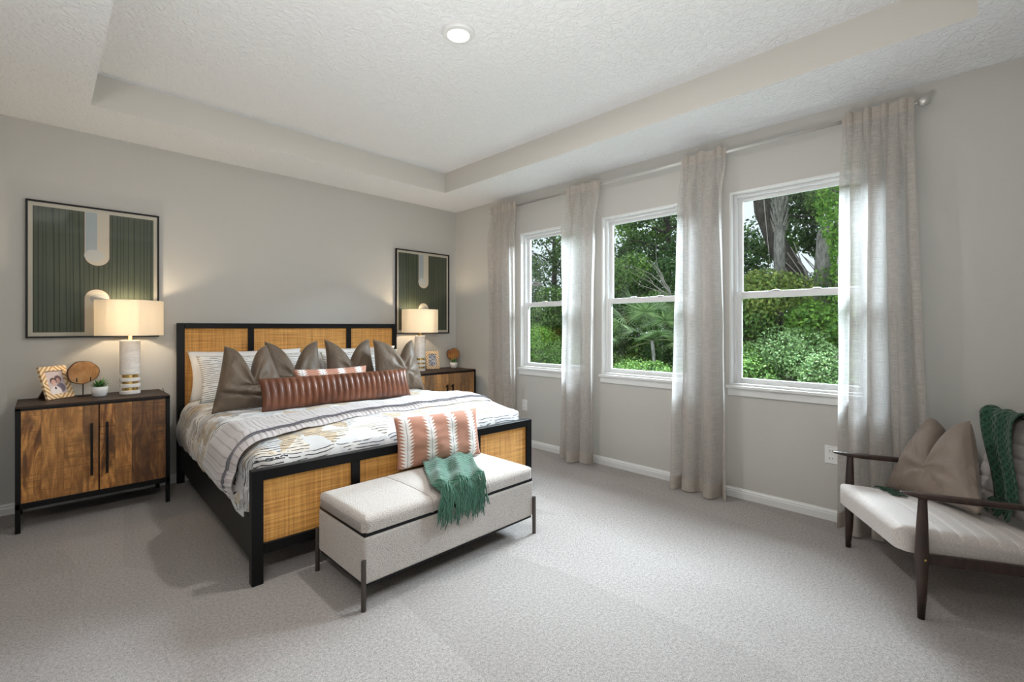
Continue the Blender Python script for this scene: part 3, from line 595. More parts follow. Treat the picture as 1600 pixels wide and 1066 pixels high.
for x, dx, sx in ax:
    r = []; ur = []
    for y, dy, sy in by:
        z = comf_z(x, y)-max(dx, dy)-.25*min(dx, dy)*.0
        xx = x + math.copysign(.010*nz(y*5, dx*6, 1.)*min(1, dx*6), x)*1.0+ (.012*nz(y*9, 0, 5)*min(1, dx*5))
        yy = y - .010*nz(x*5, dy*6, 2)*min(1, dy*6)
        # round the foot corners in plan
        rc = .14; cx = max(0, abs(xx)-(1.008-rc)); cy = max(0, -(yy)-(2.125-rc)); L = math.hypot(cx, cy)
        if cx > 0 and cy > 0 and L > rc: xx = math.copysign(1.008-rc+cx*rc/L, xx); yy = -(2.125-rc)-cy*rc/L
        r.append((xx, yy, z)); ur.append((sx, sy))
    P.append(r); U.append(ur)
tag(MB().grid(P, U, flip=False).build('comforter', M['comforter'], smooth=True, T=bedT()), 'white, grey and tan printed comforter with dark lines covering the bed', 'comforter')
# folded quilt across the foot: a thin upper fold over a thicker lower fold
def q_start(x): return -1.39+(.10 if x > 0 else .12)*x
def q_hem(x): return -1.765+.02*x-.30*max(0, -x-.15)**1.3
def quilt_layer(inset, off, amp, drop, rib, mb):
    A = path(-1.024-off*.5, 1.024+off*.5, drop, .125, .006, .026); NB = 20; P = []; U = []
    for x, dx, sx in A:
        r = []; ur = []
        rb = abs(math.sin(math.pi*sx/rib))**.7
        for j in range(NB+1):
            u = j/NB; y = lerp(q_start(x)+inset*.4, q_hem(x)+inset, u)-(.10*dx if x < 0 else 0)+.008*nz(sx*3, u*2, off*50)
            e = min(u, 1-u)*NB; edge = min(1., e/2.2)**.5
            n_ = off*edge+amp*rb*edge+.004*(1-edge)+.004*nz(sx*4, y*5, 4)
            z = comf_z(x, y)+.035*sstep(-1.75, -2.1, y)*.9-dx+n_*(1 if dx < .01 else max(0, 1-dx/.125))
            xx = x+math.copysign(n_*min(1, dx/.10), x); r.append((xx, y, z)); ur.append((sx, u*.5))
        P.append(r); U.append(ur)
    mb.grid(P, U); return mb
q = empty('folded_quilt', (BX, BY, 0), BR, label='grey channel-stitched quilt folded across the foot of the bed', cat='quilt')
quilt_layer(0, .018, .011, .27, .030, MB()).build('lower_fold', M['quilt'], q, smooth=True)
quilt_layer(.080, .032, .005, .255, .030, MB()).build('upper_fold', M['quilt'], q, smooth=True)
for ins, off in ((.076, .036), (.060, .031)):
    e = MB(); pts = []
    for x, dx, sx in path(-1.030, 1.030, .25, .125, .03, .026):
        y = q_hem(x)+ins-(.10*dx if x < 0 else 0); pts.append((x+math.copysign(off*min(1, dx/.10), x), y, comf_z(x, y)+.03*sstep(-1.75, -2.1, y)-dx+off*max(0, 1-dx/.125)))
    e.tube(pts, .0038, 8); e.build('piped_edge', M['quilt_edge'], q, smooth=True)

# ------------------------------------------------------------------ pillows
def pillow(name, m, w, h, t, loc, tilt, yaw, label, group, cat='pillow', chop=0., sig=.3, ear=0., pinch=.07, seed=0, nu=36, nv=30, chan=0, roll=0., wr=.012, skew=0., flange=0., crease=False):
    sides = []; pu = .45
    for side in (-1, 1):
        P = []; U = []
        for i in range(nu+1):
            u = -1+2*i/nu; r = []; ur = []
            for j in range(nv+1):
                v = -1+2*j/nv
                x = .5*w*u*(1-pinch*(1-v*v)*abs(u)); z = .5*h*v*(1-pinch*(1-u*u)*abs(v))
                uu, vv = (min(1, abs(u)/(1-flange)), min(1, abs(v)/(1-flange)))
                dome = (max(0, 1-uu**2.4)**pu)*(max(0, 1-vv**2.4)**pu)
                y = side*.5*t*dome
                if chan:
                    c = abs(math.sin(math.pi*chan*(u+1)/2)); y *= .84+.26*c**.8; y += side*.004*c*(1-abs(v))
                wn = nz(u*1.8+seed, v*1.8, seed*1.3)*wr+nz(u*4+seed, v*4, seed)*wr*.4
                y += wn*(1-max(abs(u), abs(v))**4)
                if chop:
                    g_ = math.exp(-abs((u-skew)/sig)**1.15); tv = sstep(-.55, 1, v)
                    z -= chop*g_*tv; y += side*.018*g_*tv*(1-abs(v)**6)*(1-.6*tv) ; y -= side*.010*math.exp(-abs((u-skew)/.10)**2)*sstep(-.5, .1, v)*(1-v*v)
                    x -= math.copysign(ear*(.5*(v+1))**1.3*abs(u)**1.1, u)
                    ang = math.atan2(v+.25, u-skew); rr = math.hypot(v+.25, u-skew)
                    y += side*.008*math.sin(ang*7+seed+2*nz(u*2, v*2, seed))*math.exp(-((rr-.45)/.35)**2)*(1-max(abs(u), abs(v))**6)
                    # crease fanning from the bottom of the dent
                    y -= side*.012*math.exp(-((v+.25+.35*abs(u-skew))/.09)**2)*math.exp(-((u-skew)/.5)**2)
                if crease and side < 0 and u < .45:
                    d_ = v-(-.42-.30*(u+.95)/1.3); k_ = sstep(-1, -.8, u)*sstep(.45, .1, u)
                    y += (.024*math.exp(-(d_/.035)**2)-.016*math.exp(-((d_-.13)/.10)**2)-.010*math.exp(-((d_+.14)/.10)**2))*k_
                r.append((x, y, z+.5*h)); ur.append((x, z))
            P.append(r); U.append(ur)
        sides.append((P, U))
    mb = MB(); mb.grid(*sides[0]); mb.grid(*sides[1], flip=True)
    T = Matrix.Translation(loc) @ Matrix.Rotation(math.radians(yaw), 4, 'Z') @ Matrix.Rotation(-math.radians(tilt), 4, 'X') @ Matrix.Rotation(math.radians(roll), 4, 'Y')
    bm = bmesh.new(); o = mb.build(name, m, smooth=True)
    bm.from_mesh(o.data); bmesh.ops.remove_doubles(bm, verts=bm.verts, dist=1e-5); bm.to_mesh(o.data); bm.free()
    o.data.polygons.foreach_set('use_smooth', [True]*len(o.data.polygons))
    o.matrix_world = T
    return tag(o, label, cat, group)
g1 = 'white sleeping pillows along the headboard'; g2 = 'taupe velvet pillows on the bed'
pillow('sham_pillow', M['cotton'], .92, .425, .15, (-2.46, -.195, .69), 13, -2, 'plain white pillow against the left side of the headboard', g1, seed=1, flange=.05)
pillow('sham_pillow', M['cotton'], .92, .42, .15, (-1.44, -.215, .69), 13, -2, 'plain white pillow against the right side of the headboard', g1, seed=2, flange=.05)
pillow('striped_pillow', M['striped'], .86, .40, .15, (-2.455, -.36, .69), 18, -1, 'white pillow with dark broken stripes, left of the taupe pillows', g1, seed=3, flange=.04)
pillow('striped_pillow', M['striped'], .84, .395, .15, (-1.45, -.38, .69), 18, -2, 'white striped pillow mostly hidden behind the right taupe pillows', g1, seed=4, flange=.04)
pillow('velvet_pillow', M['velvet'], .50, .52, .16, (-2.225, -.63, .69), 16, -4, 'taupe velvet pillow, second from left, behind the front row', g2, chop=.24, sig=.33, ear=.03, seed=5)
pillow('velvet_pillow', M['velvet'], .50, .53, .16, (-1.72, -.66, .69), 16, -2, 'taupe velvet pillow, third from left, behind the front row', g2, chop=.21, sig=.36, ear=.03, seed=6)
pillow('velvet_pillow', M['velvet'], .55, .50, .17, (-2.655, -.93, .69), 17, 3, 'leftmost taupe velvet pillow with a deep dent, in the front row', g2, chop=.23, sig=.27, ear=.125, seed=7, wr=.022, skew=.03, crease=True, nu=56, nv=72)
pillow('velvet_pillow', M['velvet'], .52, .525, .17, (-1.345, -.87, .69), 18, -3, 'rightmost taupe velvet pillow beside the right nightstand', g2, chop=.19, sig=.32, ear=.05, seed=8, skew=.18, wr=.018)
pillow('lumbar_pillow', M['leafstripe'], .63, .285, .13, (-2.05, -1.00, .695), 18, -2, 'terracotta pillow with white leaf stripes behind the leather bolster', 'terracotta leaf-striped pillows', seed=9)
pillow('bolster_pillow', M['leather'], 1.22, .245, .155, (-2.06, -1.185, .70), 20, -1.5, 'long brown leather bolster with vertical channels on the bed', None, seed=10, nu=250, nv=20, chan=25, pinch=.02, wr=.005)
pillow('lumbar_pillow', M['leafstripe'], .620, .318, .15, (-1.945, -2.325, .432), 9, -6, 'terracotta pillow with white leaf stripes standing on the bench', 'terracotta leaf-striped pillows', seed=11, wr=.02, pinch=.05)

# ------------------------------------------------------------------ storage bench
bx0, bx1, by0, by1 = -2.728, -1.572, -2.790, -2.285
bc = Vector(((bx0+bx1)/2, (by0+by1)/2, 0)); hw, hd = (bx1-bx0)/2, (by1-by0)/2
t = empty('storage_bench', bc, label='long beige upholstered storage bench at the foot of the bed', cat='bench')
box('base', (-hw, -hd, .112), (hw, hd, .332), M['weave'], t, .012, seg=3)
box('band', (-hw+.004, -hd+.004, .331), (hw-.004, hd-.004, .352), M['black'], t, .003)
A = path(-hw, hw, .075, .035, .015, .0); B_ = path(-hd, hd, .075, .035, .015, .0); P = []
for x, dx, sx in A:
    r = []
    for y, dy, sy in B_:
        z = .425+.010*(1-(x/hw)**2)*(1-(y/hd)**2)-max(dx, dy)
        for sx_ in (-hw/3, hw/3): z -= .005*math.exp(-((x-sx_)/.005)**2)
        rc = .03; cx = max(0, abs(x)-(hw-rc)); cy = max(0, abs(y)-(hd-rc)); L = math.hypot(cx, cy); xx, yy = x, y
        if L > rc: xx = math.copysign(hw-rc+cx*rc/L, x); yy = math.copysign(hd-rc+cy*rc/L, y)
        r.append((xx, yy, z))
    P.append(r)
lid = MB().grid(P); lid.build('lid_cushion', M['weave'], t, smooth=True)
for s in (-hw/3, hw/3): MB().tube([(s, y, .425+.010*(1-(s/hw)**2)*(1-(y/hd)**2)-dy-.0035) for y, dy, sy in B_], .0022, 6).build('lid_seam', M['seam'], t)
for sx in (-1, 1):
    for sy in (-1, 1):
        l = MB().tube([(sx*(hw+.004), sy*(hd+.004), 0), (sx*(hw+.004), sy*(hd+.004), .232)], .0115, 14).build('leg', M['bronze'], t, smooth=False)
fr = MB(); fr.box((-hw+.01, -hd+.01, .100), (hw-.01, hd-.01, .113)); fr.build('under_frame', M['black'], t)

# green throw over the bench front
def throw_strip(name, T, path_pts, half_w, label, fringe_n, fringe_len, m, seed, fold=.014, fr_dir=None, endspread=1., both=False, group=None, edge=None):
    # path_pts: list of (centre xyz, across vector, normal vector)
    rnd = random.Random(seed); NW = 26; P = []; U = []; s = 0
    for i, (c, a, n_) in enumerate(path_pts):
        c = Vector(c); a = Vector(a); n_ = Vector(n_); tt = i/(len(path_pts)-1)
        if i: s += (c-Vector(path_pts[i-1][0])).length
        r = []; ur = []
        for j in range(NW+1):
            u = -1+2*j/NW; f = fold*(1.1+math.sin(u*7.5+1.2*math.sin(tt*3+seed))*(.5+.5*tt)+.8*nz(u*2.5, tt*3, seed))
            p = c+a*(u*half_w*lerp(1, endspread, tt))+n_*(max(.004, f)); r.append(p); ur.append((u*half_w, s))
        P.append(r); U.append(ur)
    o = MB().grid(P, U).build(name, m, smooth=True)
    md = o.modifiers.new('solid', 'SOLIDIFY'); md.thickness = .005; md.offset = 1
    tag(o, label, 'throw', group)
    f = MB(); end = P[-1]; d = Vector(fr_dir)
    for k in range(fringe_n):
        u = (k+rnd.uniform(-.3, .3))/(fringe_n-1)*NW; u = min(NW-.01, max(0, u)); j = int(u); p = end[j].lerp(end[j+1], u-j)
        dd = (d+Vector((rnd.gauss(0, .16), rnd.gauss(0, .05), rnd.gauss(0, .06)))); L = fringe_len*rnd.uniform(.7, 1.15); n_ = Vector(path_pts[-1][2])
        pts = []
        for q in range(7):
            w = q/6
            if edge:      # lies over the cushion edge first, then hangs
                base = p+dd*(L*w); out_ = min(1, w*3.2); base.y = lerp(p.y, edge[0], out_); base.z = p.z-L*max(0, w-.10)-.004*w
                pts.append(base+Vector((.018*nz(k*3.1, w*2.5, seed), -.016*(.5+.5*nz(k*1.7, w*2.2, seed+9))*min(1, 3*w), .010*(1-w)*rnd.random()))); continue
            pts.append(p+dd*(L*w)+Vector((.012*nz(k*3.1, w*2.5, seed), 0, 0))*w+n_*(.004+.016*(.5+.5*nz(k*1.7, w*2.2, seed+9))*min(1, 4*w)))
        f.tube(pts, [.0034]*5+[.0042, .002], 5)
    f.build('fringe', m, o, smooth=True)['kind'] = 'stuff'
    return o
pp = []
c0, c1 = Vector((-1.925, -2.36, .450)), Vector((-2.150, -2.735, .446))
for i in range(16): tt = i/15; pp.append((c0.lerp(c1, tt)+Vector((0, 0, .004*math.sin(tt*9))), (1, -.12, 0), (0, 0, 1)))
for i in range(1, 4): a = math.pi/2*i/8; pp.append(((-2.152-.006*i/8, -2.735-.060*math.sin(a), .446-.056*(1-math.cos(a))), (1, -.06*(1-i/8), 0), (0, -math.sin(a), math.cos(a))))
throw_strip('throw_blanket', None, pp, .175, 'green fringed knit throw draped over the front of the bench', 150, .19, M['knit'], 4, .024, (-.02, -.02, -1), .86, edge=(-2.812, .43))
# strands that start higher, lying over the top edge
# ------------------------------------------------------------------ armchair
ca = math.atan2(-.523, -.853)
ch = empty('armchair', (-.682, -4.432, 0), ca, label='mid-century armchair with dark walnut frame and beige cushions by the window', cat='armchair')
def taper(name, pts, rad, parent=ch, n=16): return MB().tube(pts, rad, n).build(name, M['walnut'], parent, smooth=True)
for s in (-1, 1):
    taper('front_leg', [(s*.355, -.005, 0), (s*.352, 0, .12), (s*.350, .0, .28), (s*.350, .002, .42), (s*.350, .004, .53), (s*.350, .006, .545)], [.0135, .019, .0255, .0215, .0165, .020])
    taper('rear_leg', [(s*.34, .62, 0), (s*.345, .575, .15), (s*.350, .545, .30), (s*.350, .56, .42), (s*.350, .585, .525)], [.013, .019, .024, .020, .014])
    # paddle shaped arm
    secs = [(-.085, .561, .004, .003), (-.080, .560, .010, .006), (-.05, .556, .020, .009), (-.01, .551, .028, .012), (.06, .545, .030, .014), (.2, .537, .024, .014), (.4, .528, .019, .013), (.58, .525, .016, .012), (.64, .527, .010, .009)]
    P = []
    for y, z, a, b_ in secs: P.append([(s*.350+a*math.copysign(abs(math.cos(k*math.pi/8))**.7, math.cos(k*math.pi/8)), y, z+b_*math.sin(k*math.pi/8)) for k in range(17)])
    MB().grid(P).build('armrest', M['walnut'], ch, smooth=True)
    m = MB(); m.add([(s*.350-.011, .015, .245), (s*.350+.011, .015, .245), (s*.350+.011, .55, .225), (s*.350-.011, .55, .225), (s*.350-.011, .015, .292), (s*.350+.011, .015, .292), (s*.350+.011, .55, .272), (s*.350-.011, .55, .272)], [(0, 3, 2, 1), (4, 5, 6, 7), (0, 1, 5, 4), (1, 2, 6, 5), (2, 3, 7, 6), (3, 0, 4, 7)]); sr = m.build('side_rail', M['walnut'], ch, .004)
    pg = MB().lathe([(0, -.002), (.005, -.002), (.005, .002), (0, .002)], 12, close=False).build('brass_plug', M['brass'], sr, T=Matrix.Translation((s*.376, 0, .272)) @ Matrix.Rotation(math.pi/2, 4, 'Y'))
box('front_rail', (-.345, .005, .242), (.345, .027, .285), M['walnut'], ch, .004); box('back_rail', (-.345, .545, .225), (.345, .567, .270), M['walnut'], ch, .004)
for k in range(3): z = .47+.13*k; box('back_slat', (-.35, .615+.055*k, z), (.35, .632+.055*k, z+.05), M['walnut'], ch, .004)
A = path(-.322, .322, .112, .042, .02, .0); B_ = path(-.075, .585, .112, .042, .006, .0); P = []
seams = [.10+.072*k for k in range(7)]
for x, dx, sx in A:
    r = []
    for y, dy, sy in B_:
        z = .395-.085*(y+.075)/.66*.75+.022*(1-(x/.322)**2)*(1-((y-.255)/.33)**2)-max(dx, dy)*(1 if 1 else 0)
        for q in seams: z -= .006*math.exp(-((y-q)/.007)**2)*(1-min(1, dx*10))
        rc = .05; cx = max(0, abs(x)-(.322-rc)); cy = max(0, abs(y-.255)-(.33-rc)); L = math.hypot(cx, cy); xx, yy = x, y
        if L > rc: xx = math.copysign(.322-rc+cx*rc/L, x); yy = .255+math.copysign(.33-rc+cy*rc/L, y-.255)
        r.append((xx, yy, z))
    P.append(r)
mb = MB().grid(P)
na, nb = len(P), len(P[0]); bd = [i*nb for i in range(na)]+[(na-1)*nb+j for j in range(1, nb)]+[i*nb+nb-1 for i in range(na-2, -1, -1)]+[j for j in range(nb-2, 0, -1)]
bv = [mb.v[i] for i in bd]; mb.add(bv, [tuple(range(len(bv)))[::-1]])
sc = mb.build('seat_cushion', M['chairlinen'], ch, smooth=True)
def seat_z(x, y): return .395-.085*(y+.075)/.66*.75+.022*(1-(x/.322)**2)*(1-((y-.255)/.33)**2)
for q in seams:
    MB().tube([(x*.995, q, seat_z(x, q)-dx-.0045) for x, dx, sx in A if dx < .05], .0020, 6).build('seat_seam', M['seam_light'], sc, smooth=True)
# back cushion: channelled pad leaning back
P = []; NB = 60
bt = Matrix.Translation((0, .555, .345)) @ Matrix.Rotation(math.radians(-17), 4, 'X')
A = path(-.325, .325, .055, .04, .02, .0)
for x, dx, sx in A:
    r = []
    for j in range(NB+1):
        u = j/NB; z = .02+.50*u; e = min(u, 1-u)*.50; ed = 0 if e > .04 else .04-math.sqrt(max(0, .0016-(.04-e)**2))
        y = -.055+max(dx, ed)
        c = abs(math.sin(math.pi*(u*7))); y += .014*(1-c)**2.5*(1 if e > .03 and dx < .012 else 0)
        r.append(bt @ Vector((x, y+.055, z)))
    P.append(r)
mb = MB().grid(P, flip=True); back = [[bt @ Vector((q[0]*.98, .062, .02+.50*j/NB)) for j in range(0, NB+1, 6)] for q in A[::3]]; mb.grid(back)
mb.build('back_cushion', M['chairlinen'], ch, smooth=True)
CT = Matrix.Translation((-.682, -4.432, 0)) @ Matrix.Rotation(ca, 4, 'Z')
def cp(x, y, z): return CT @ Vector((x, y, z))
q = cp(-.145, .285, .372); pillow('velvet_pillow', M['velvet_b'], .55, .47, .18, q, 22, math.degrees(ca)+14, 'light taupe velvet pillow with a dented top on the armchair', None, chop=.215, sig=.22, ear=.165, seed=12, wr=.016, roll=-7, skew=.06)
# dark green throw over the back
pp = []; av = CT.to_3x3() @ Vector((1, 0, 0))
prof = [(.775, .50), (.768, .62), (.758, .74), (.752, .80)]+[(.715+.037*math.cos(a), .815+.040*math.sin(a)) for a in [k*math.pi/8 for k in range(0, 8)]]+[(.674-.012*k, .80-.045*k) for k in range(0, 9)]
prof = [(y-.035, z) for y, z in prof]
for i, (y, z) in enumerate(prof):
    y0, z0 = prof[max(i-1, 0)]; y1, z1 = prof[min(i+1, len(prof)-1)]; d = Vector((0, y1-y0, z1-z0)).normalized(); n_ = Vector((0, d.z, -d.y)) if 1 else None
    pp.append((cp(-.215+.225*sstep(11, 21, i), y, z), av, CT.to_3x3() @ n_))
throw_strip('throw_blanket', None, pp, .180, 'dark green cable-knit throw hanging over the back of the armchair', 60, .07, M['knit_dark'], 7, .012, CT.to_3x3() @ Vector((.1, -.45, -.9)), .45)
m = MB(); rnd = random.Random(3)
for k in range(34):
    x = -.30+.0055*k; y = .17+rnd.uniform(-.02, .02); pts = [cp(x+.012*nz(k, q*.9, 2), y-.05*q/3+.02*nz(k*2., q, 5), seat_z(x, y-.05*q/3)+.008+.004*rnd.random()) for q in range(4)]; m.tube(pts, .0035, 5)
o = m.build('throw_fringe', M['knit_dark'], smooth=True); tag(o, 'tuft of dark green fringe on the seat in front of the taupe pillow', 'fringe', kind='stuff')

# ------------------------------------------------------------------ garden outside the windows
RNG = np.random.default_rng(5)
def leaf_mesh(name, blobs, n, size, m, parent=None, up=.25, seed=0, flat_=0., hang=0.):
    rng = np.random.default_rng(seed); vol = np.array([(b[3]*b[4]*b[5])**(2/3) for b in blobs]); vol /= vol.sum(); k = rng.choice(len(blobs), n, p=vol); B_ = np.array(blobs)
    d = rng.normal(size=(n, 3)); d /= np.linalg.norm(d, axis=1)[:, None]; rad = rng.uniform(.55, 1.05, n)**.6
    c = B_[k, :3]+d*B_[k, 3:]*rad[:, None]; keep = c[:, 2] > -.14; c = c[keep]; d = d[keep]; n = len(c)
    nn = d*.6+rng.normal(size=(n, 3))*.55+np.array([0, 0, up]); nn /= np.linalg.norm(nn, axis=1)[:, None]
    t = np.cross(nn, rng.normal(size=(n, 3))); t[:, 2] -= hang; t -= nn*np.sum(t*nn, 1)[:, None]; t /= np.linalg.norm(t, axis=1)[:, None]; s = np.cross(nn, t)
    L = size*rng.uniform(.6, 1.3, n)[:, None]; Wd = L*.30
    v = np.stack([c-t*L*.5, c+s*Wd+nn*L*.08, c+t*L*.5-nn*L*.06, c-s*Wd+nn*L*.08], 1).reshape(-1, 3)
    me = bpy.data.meshes.new(name); me.vertices.add(4*n); me.vertices.foreach_set('co', v.astype(np.float32).ravel()); me.loops.add(6*n); me.polygons.add(2*n)
    i = np.arange(n)[:, None]*4; tri = np.concatenate([i+[[0, 1, 2]], i+[[0, 2, 3]]], 1).reshape(-1); me.loops.foreach_set('vertex_index', tri.astype(np.int32)); me.polygons.foreach_set('loop_start', (np.arange(2*n)*3).astype(np.int32)); me.materials.append(m); me.update(); me.validate()
    o = bpy.data.objects.new(name, me); COL.objects.link(o)
    if parent: o.parent = parent
    return o
def blobset(rng, n, R_, hz, r0, r1, z0=.0):
    out = []
    for _ in range(n):
        a = rng.uniform(0, 6.28); q = math.sqrt(rng.uniform(0, 1)); z = rng.uniform(z0, hz); f = math.sqrt(max(.15, 1-(z/hz)**2*.6)); r = rng.uniform(r0, r1); out.append((R_*q*math.cos(a)*f, R_*q*math.sin(a)*f, z, r, r, r*.8))
    return out
def branches(mb, rng, base, top, n, spread, r):
    for _ in range(n):
        u = rng.uniform(.25, .95); p = Vector(base).lerp(Vector(top), u); d = Vector((rng.uniform(-1, 1), rng.uniform(-1, 1), rng.uniform(.1, .9))).normalized()*spread*rng.uniform(.5, 1.1)
        mb.tube([p, p+d*.5+Vector((0, 0, .05)), p+d], [r, r*.6, r*.25], 6)
def shrub(x, y, h, rad, m, n, size, seed, label, name='shrub', cat='shrub', group='shrubs and vines outside the windows'):
    rng = random.Random(seed); t = empty(name, (x, y, -.15), label=label, cat=cat, group=group)
    leaf_mesh('foliage', blobset(rng, 13, rad, h, .28*rad+.08, .48*rad+.12), n, size, M[m], t, seed=seed)
    s = MB(); s.tube([(0, 0, 0), (0, 0, h*.55)], [.03, .012], 7); branches(s, rng, (0, 0, 0), (0, 0, h*.8), 9, rad*.9, .012); s.build('stem', M['bark'], t, smooth=True)
def tree(x, y, h, rad, z0, m, n, size, seed, label, trunk=.14, lean=(0, 0)):
    rng = random.Random(seed); t = empty('tree', (x, y, -.15), label=label, cat='tree', group='trees beyond the shrubs')
    leaf_mesh('crown', [(a, b_, c+z0, r1, r2, r3) for a, b_, c, r1, r2, r3 in blobset(rng, 26, rad, h-z0, .45, .95)], n, size, M[m], t, seed=seed)
    s = MB(); s.tube([(0, 0, 0), (lean[0]*.3, lean[1]*.3, h*.3), (lean[0], lean[1], h*.8)], [trunk, trunk*.8, trunk*.35], 10); s.build('trunk', M['bark'], t, smooth=True)
    s = MB(); branches(s, rng, (0, 0, h*.2), (lean[0], lean[1], h*.85), 16, rad*.9, trunk*.28); s.build('branches', M['bark'], t, smooth=True)
    return t
# low hedge plants just outside
for i, (y, x, h, rad, m, lab) in enumerate([
    (-3.35, 4.7, 1.0, .70, 'leaf4', 'low grey-green shrub at the lower right of the third window'),
    (-2.55, 4.9, 1.15, .70, 'leaf4', 'low pale green shrub at the bottom middle of the third window'),
    (-1.75, 4.8, .95, .70, 'leaf1', 'low mid-green shrub at the lower left of the third window'),
    (-.85, 4.9, .80, .7, 'leaf1', 'low shrub outside behind the curtain between second and third windows'),
    (-.05, 4.6, .62, .6, 'leaf1', 'low leafy shrub at the bottom of the second window right of the palm trunk'),
    (1.0, 5.1, .75, .7, 'leaf1', 'low leafy shrub at the lower left of the second window'),
    (2.3, 5.0, .9, .8, 'leaf1', 'low shrub outside behind the curtain between first and second windows'),
    (3.15, 5.0, 1.25, .8, 'leaf5', 'bright green shrub low in the first window, to the right'),
    (4.15, 5.0, 1.05, .8, 'leaf1', 'mid-green shrub low in the first window, to the left'),
    (-4.4, 4.7, 1.0, .8, 'leaf1', 'low shrub outside behind the widest curtain')]):
    shrub(x, y, h, rad, m, 8500, .046, 20+i, lab)
# ivy covered mounds behind them
for i, (y, x, h, rad, m, n, lab) in enumerate([
    (-3.25, 6.3, 2.45, .95, 'leaf5', 12000, 'tall ivy-covered mound at the right of the third window'),
    (-2.05, 6.4, 2.15, .95, 'leaf3', 12000, 'yellow-green vine mound in the middle of the third window'),
    (-.95, 6.3, 2.45, .95, 'leaf1', 12000, 'green vine mound at the left of the third window'),
    (.35, 7.2, 3.0, 1.0, 'leaf2', 9000, 'dark vine mound behind the curtain left of the third window'),
    (1.55, 7.3, 3.2, 1.1, 'leaf1', 13000, 'tall leafy thicket behind the fan palm in the second window'),
    (2.75, 7.2, 3.0, 1.1, 'leaf2', 11000, 'dark leafy thicket at the left of the second window'),
    (4.2, 7.0, 2.6, 1.1, 'leaf1', 12000, 'leafy thicket at the right of the first window'),
    (5.5, 7.0, 2.5, 1.1, 'leaf2', 11000, 'dark thicket at the left of the first window')]):
    shrub(x, y, h, rad, m, n, .085, 50+i, lab, 'vine_thicket', 'bush')
tree(11.5, -2.3, 7.6, 1.9, 1.5, 'leaf2', 16000, .15, 87, 'distant dark tree between the oak trunk and the palm in the third window')
tree(9.8, -4.6, 7.0, 1.8, 1.2, 'leaf1', 13000, .13, 80, 'leafy tree at the far right beyond the third window')
tree(10.2, -2.4, 7.2, 1.7, 1.0, 'leaf1', 22000, .13, 81, 'green tree behind the cabbage palm in the third window')
tree(10.6, .15, 4.4, 1.3, .8, 'leaf2', 9000, .13, 86, 'lower dark tree under the sky gap at the left of the third window')
tree(9.8, 2.0, 7.0, 1.6, .8, 'leaf2', 15000, .12, 82, 'dark tree filling the top right of the second window')
tree(9.8, 4.0, 7.2, 1.8, .8, 'leaf1', 16000, .12, 83, 'mid-green tree at the upper left of the second window')
tree(9.4, 6.2, 7.2, 1.8, .8, 'leaf2', 16000, .12, 84, 'dark tree filling the top of the first window')
tree(9.6, 8.4, 7.2, 1.8, .8, 'leaf2', 13000, .12, 85, 'dark tree at the far left beyond the first window')
for i, (y, x) in enumerate([(-4.9, 6.4), (-6.4, 6.5)]):
    shrub(x, y, 2.4, 1.05, 'leaf1', 9000, .085, 70+i, ['vine thicket in the garden right behind the widest curtain', 'vine thicket at the far right end of the garden'][i], 'vine_thicket', 'bush')
tree(9.6, -7.2, 7.0, 2.0, .9, 'leaf1', 12000, .13, 88, 'tree at the far right end of the garden, behind the armchair curtain')
tree(9.4, -10.2, 7.0, 2.2, .9, 'leaf2', 12000, .13, 89, 'last dark tree at the right end of the garden')
# leaning oak trunk, cabbage palm, vine covered stump
t = empty('oak_trunk', (8.6, -1.30, -.15), label='thick dark leaning trunk behind the cabbage palm in the third window', cat='tree trunk')
MB().tube([(-.2, -1.0, 0), (-.1, -.72, 1.6), (0, -.40, 2.7), (0, -.02, 3.5), (0, .26, 4.3), (0, .45, 6.2)], [.36, .33, .27, .21, .19, .16], 14).build('trunk', M['bark'], t, smooth=True)
m = MB(); rnd = random.Random(4)
for k in range(10):
    y = -1.05+.07*k; m.tube([(-.3, y+.35, 3.1+rnd.uniform(-.2, .3)), (-.38, y+rnd.uniform(-.1, .1), 2.5), (-.36, y-.12, 1.7)], [.010, .014, .010], 6)
m.build('aerial_roots', M['twig'], t, smooth=True)
def fan_frond(mb, base, d, petiole, R_, nb, rng, droop=.25, wd=.018):
    d = Vector(d).normalized(); base = Vector(base); hub = base+d*petiole+Vector((0, 0, -.10*petiole*petiole))
    mb.tube([base, base.lerp(hub, .5)+Vector((0, 0, .03)), hub], [.010, .008, .006], 5)
    side = d.cross(Vector((0, 0, 1))).normalized() if abs(d.z) < .95 else Vector((1, 0, 0)); nrm = side.cross(d).normalized()
    for k in range(nb):
        a = lerp(-2.1, 2.1, k/(nb-1)); dd = (d*math.cos(a)+side*math.sin(a)+nrm*.12*math.cos(a*2)); L = R_*(.75+.25*math.cos(a))*rng.uniform(.9, 1.08); s = dd.cross(nrm).normalized()
        rows = []
        for q in range(5):
            u = q/4; p = hub+dd*(L*u)+Vector((0, 0, -droop*L*u*u)); w = wd*(1-u)**.8*(1 if u > .1 else .5); rows.append([p-s*w, p+nrm*w*.5, p+s*w])
        mb.grid(rows)
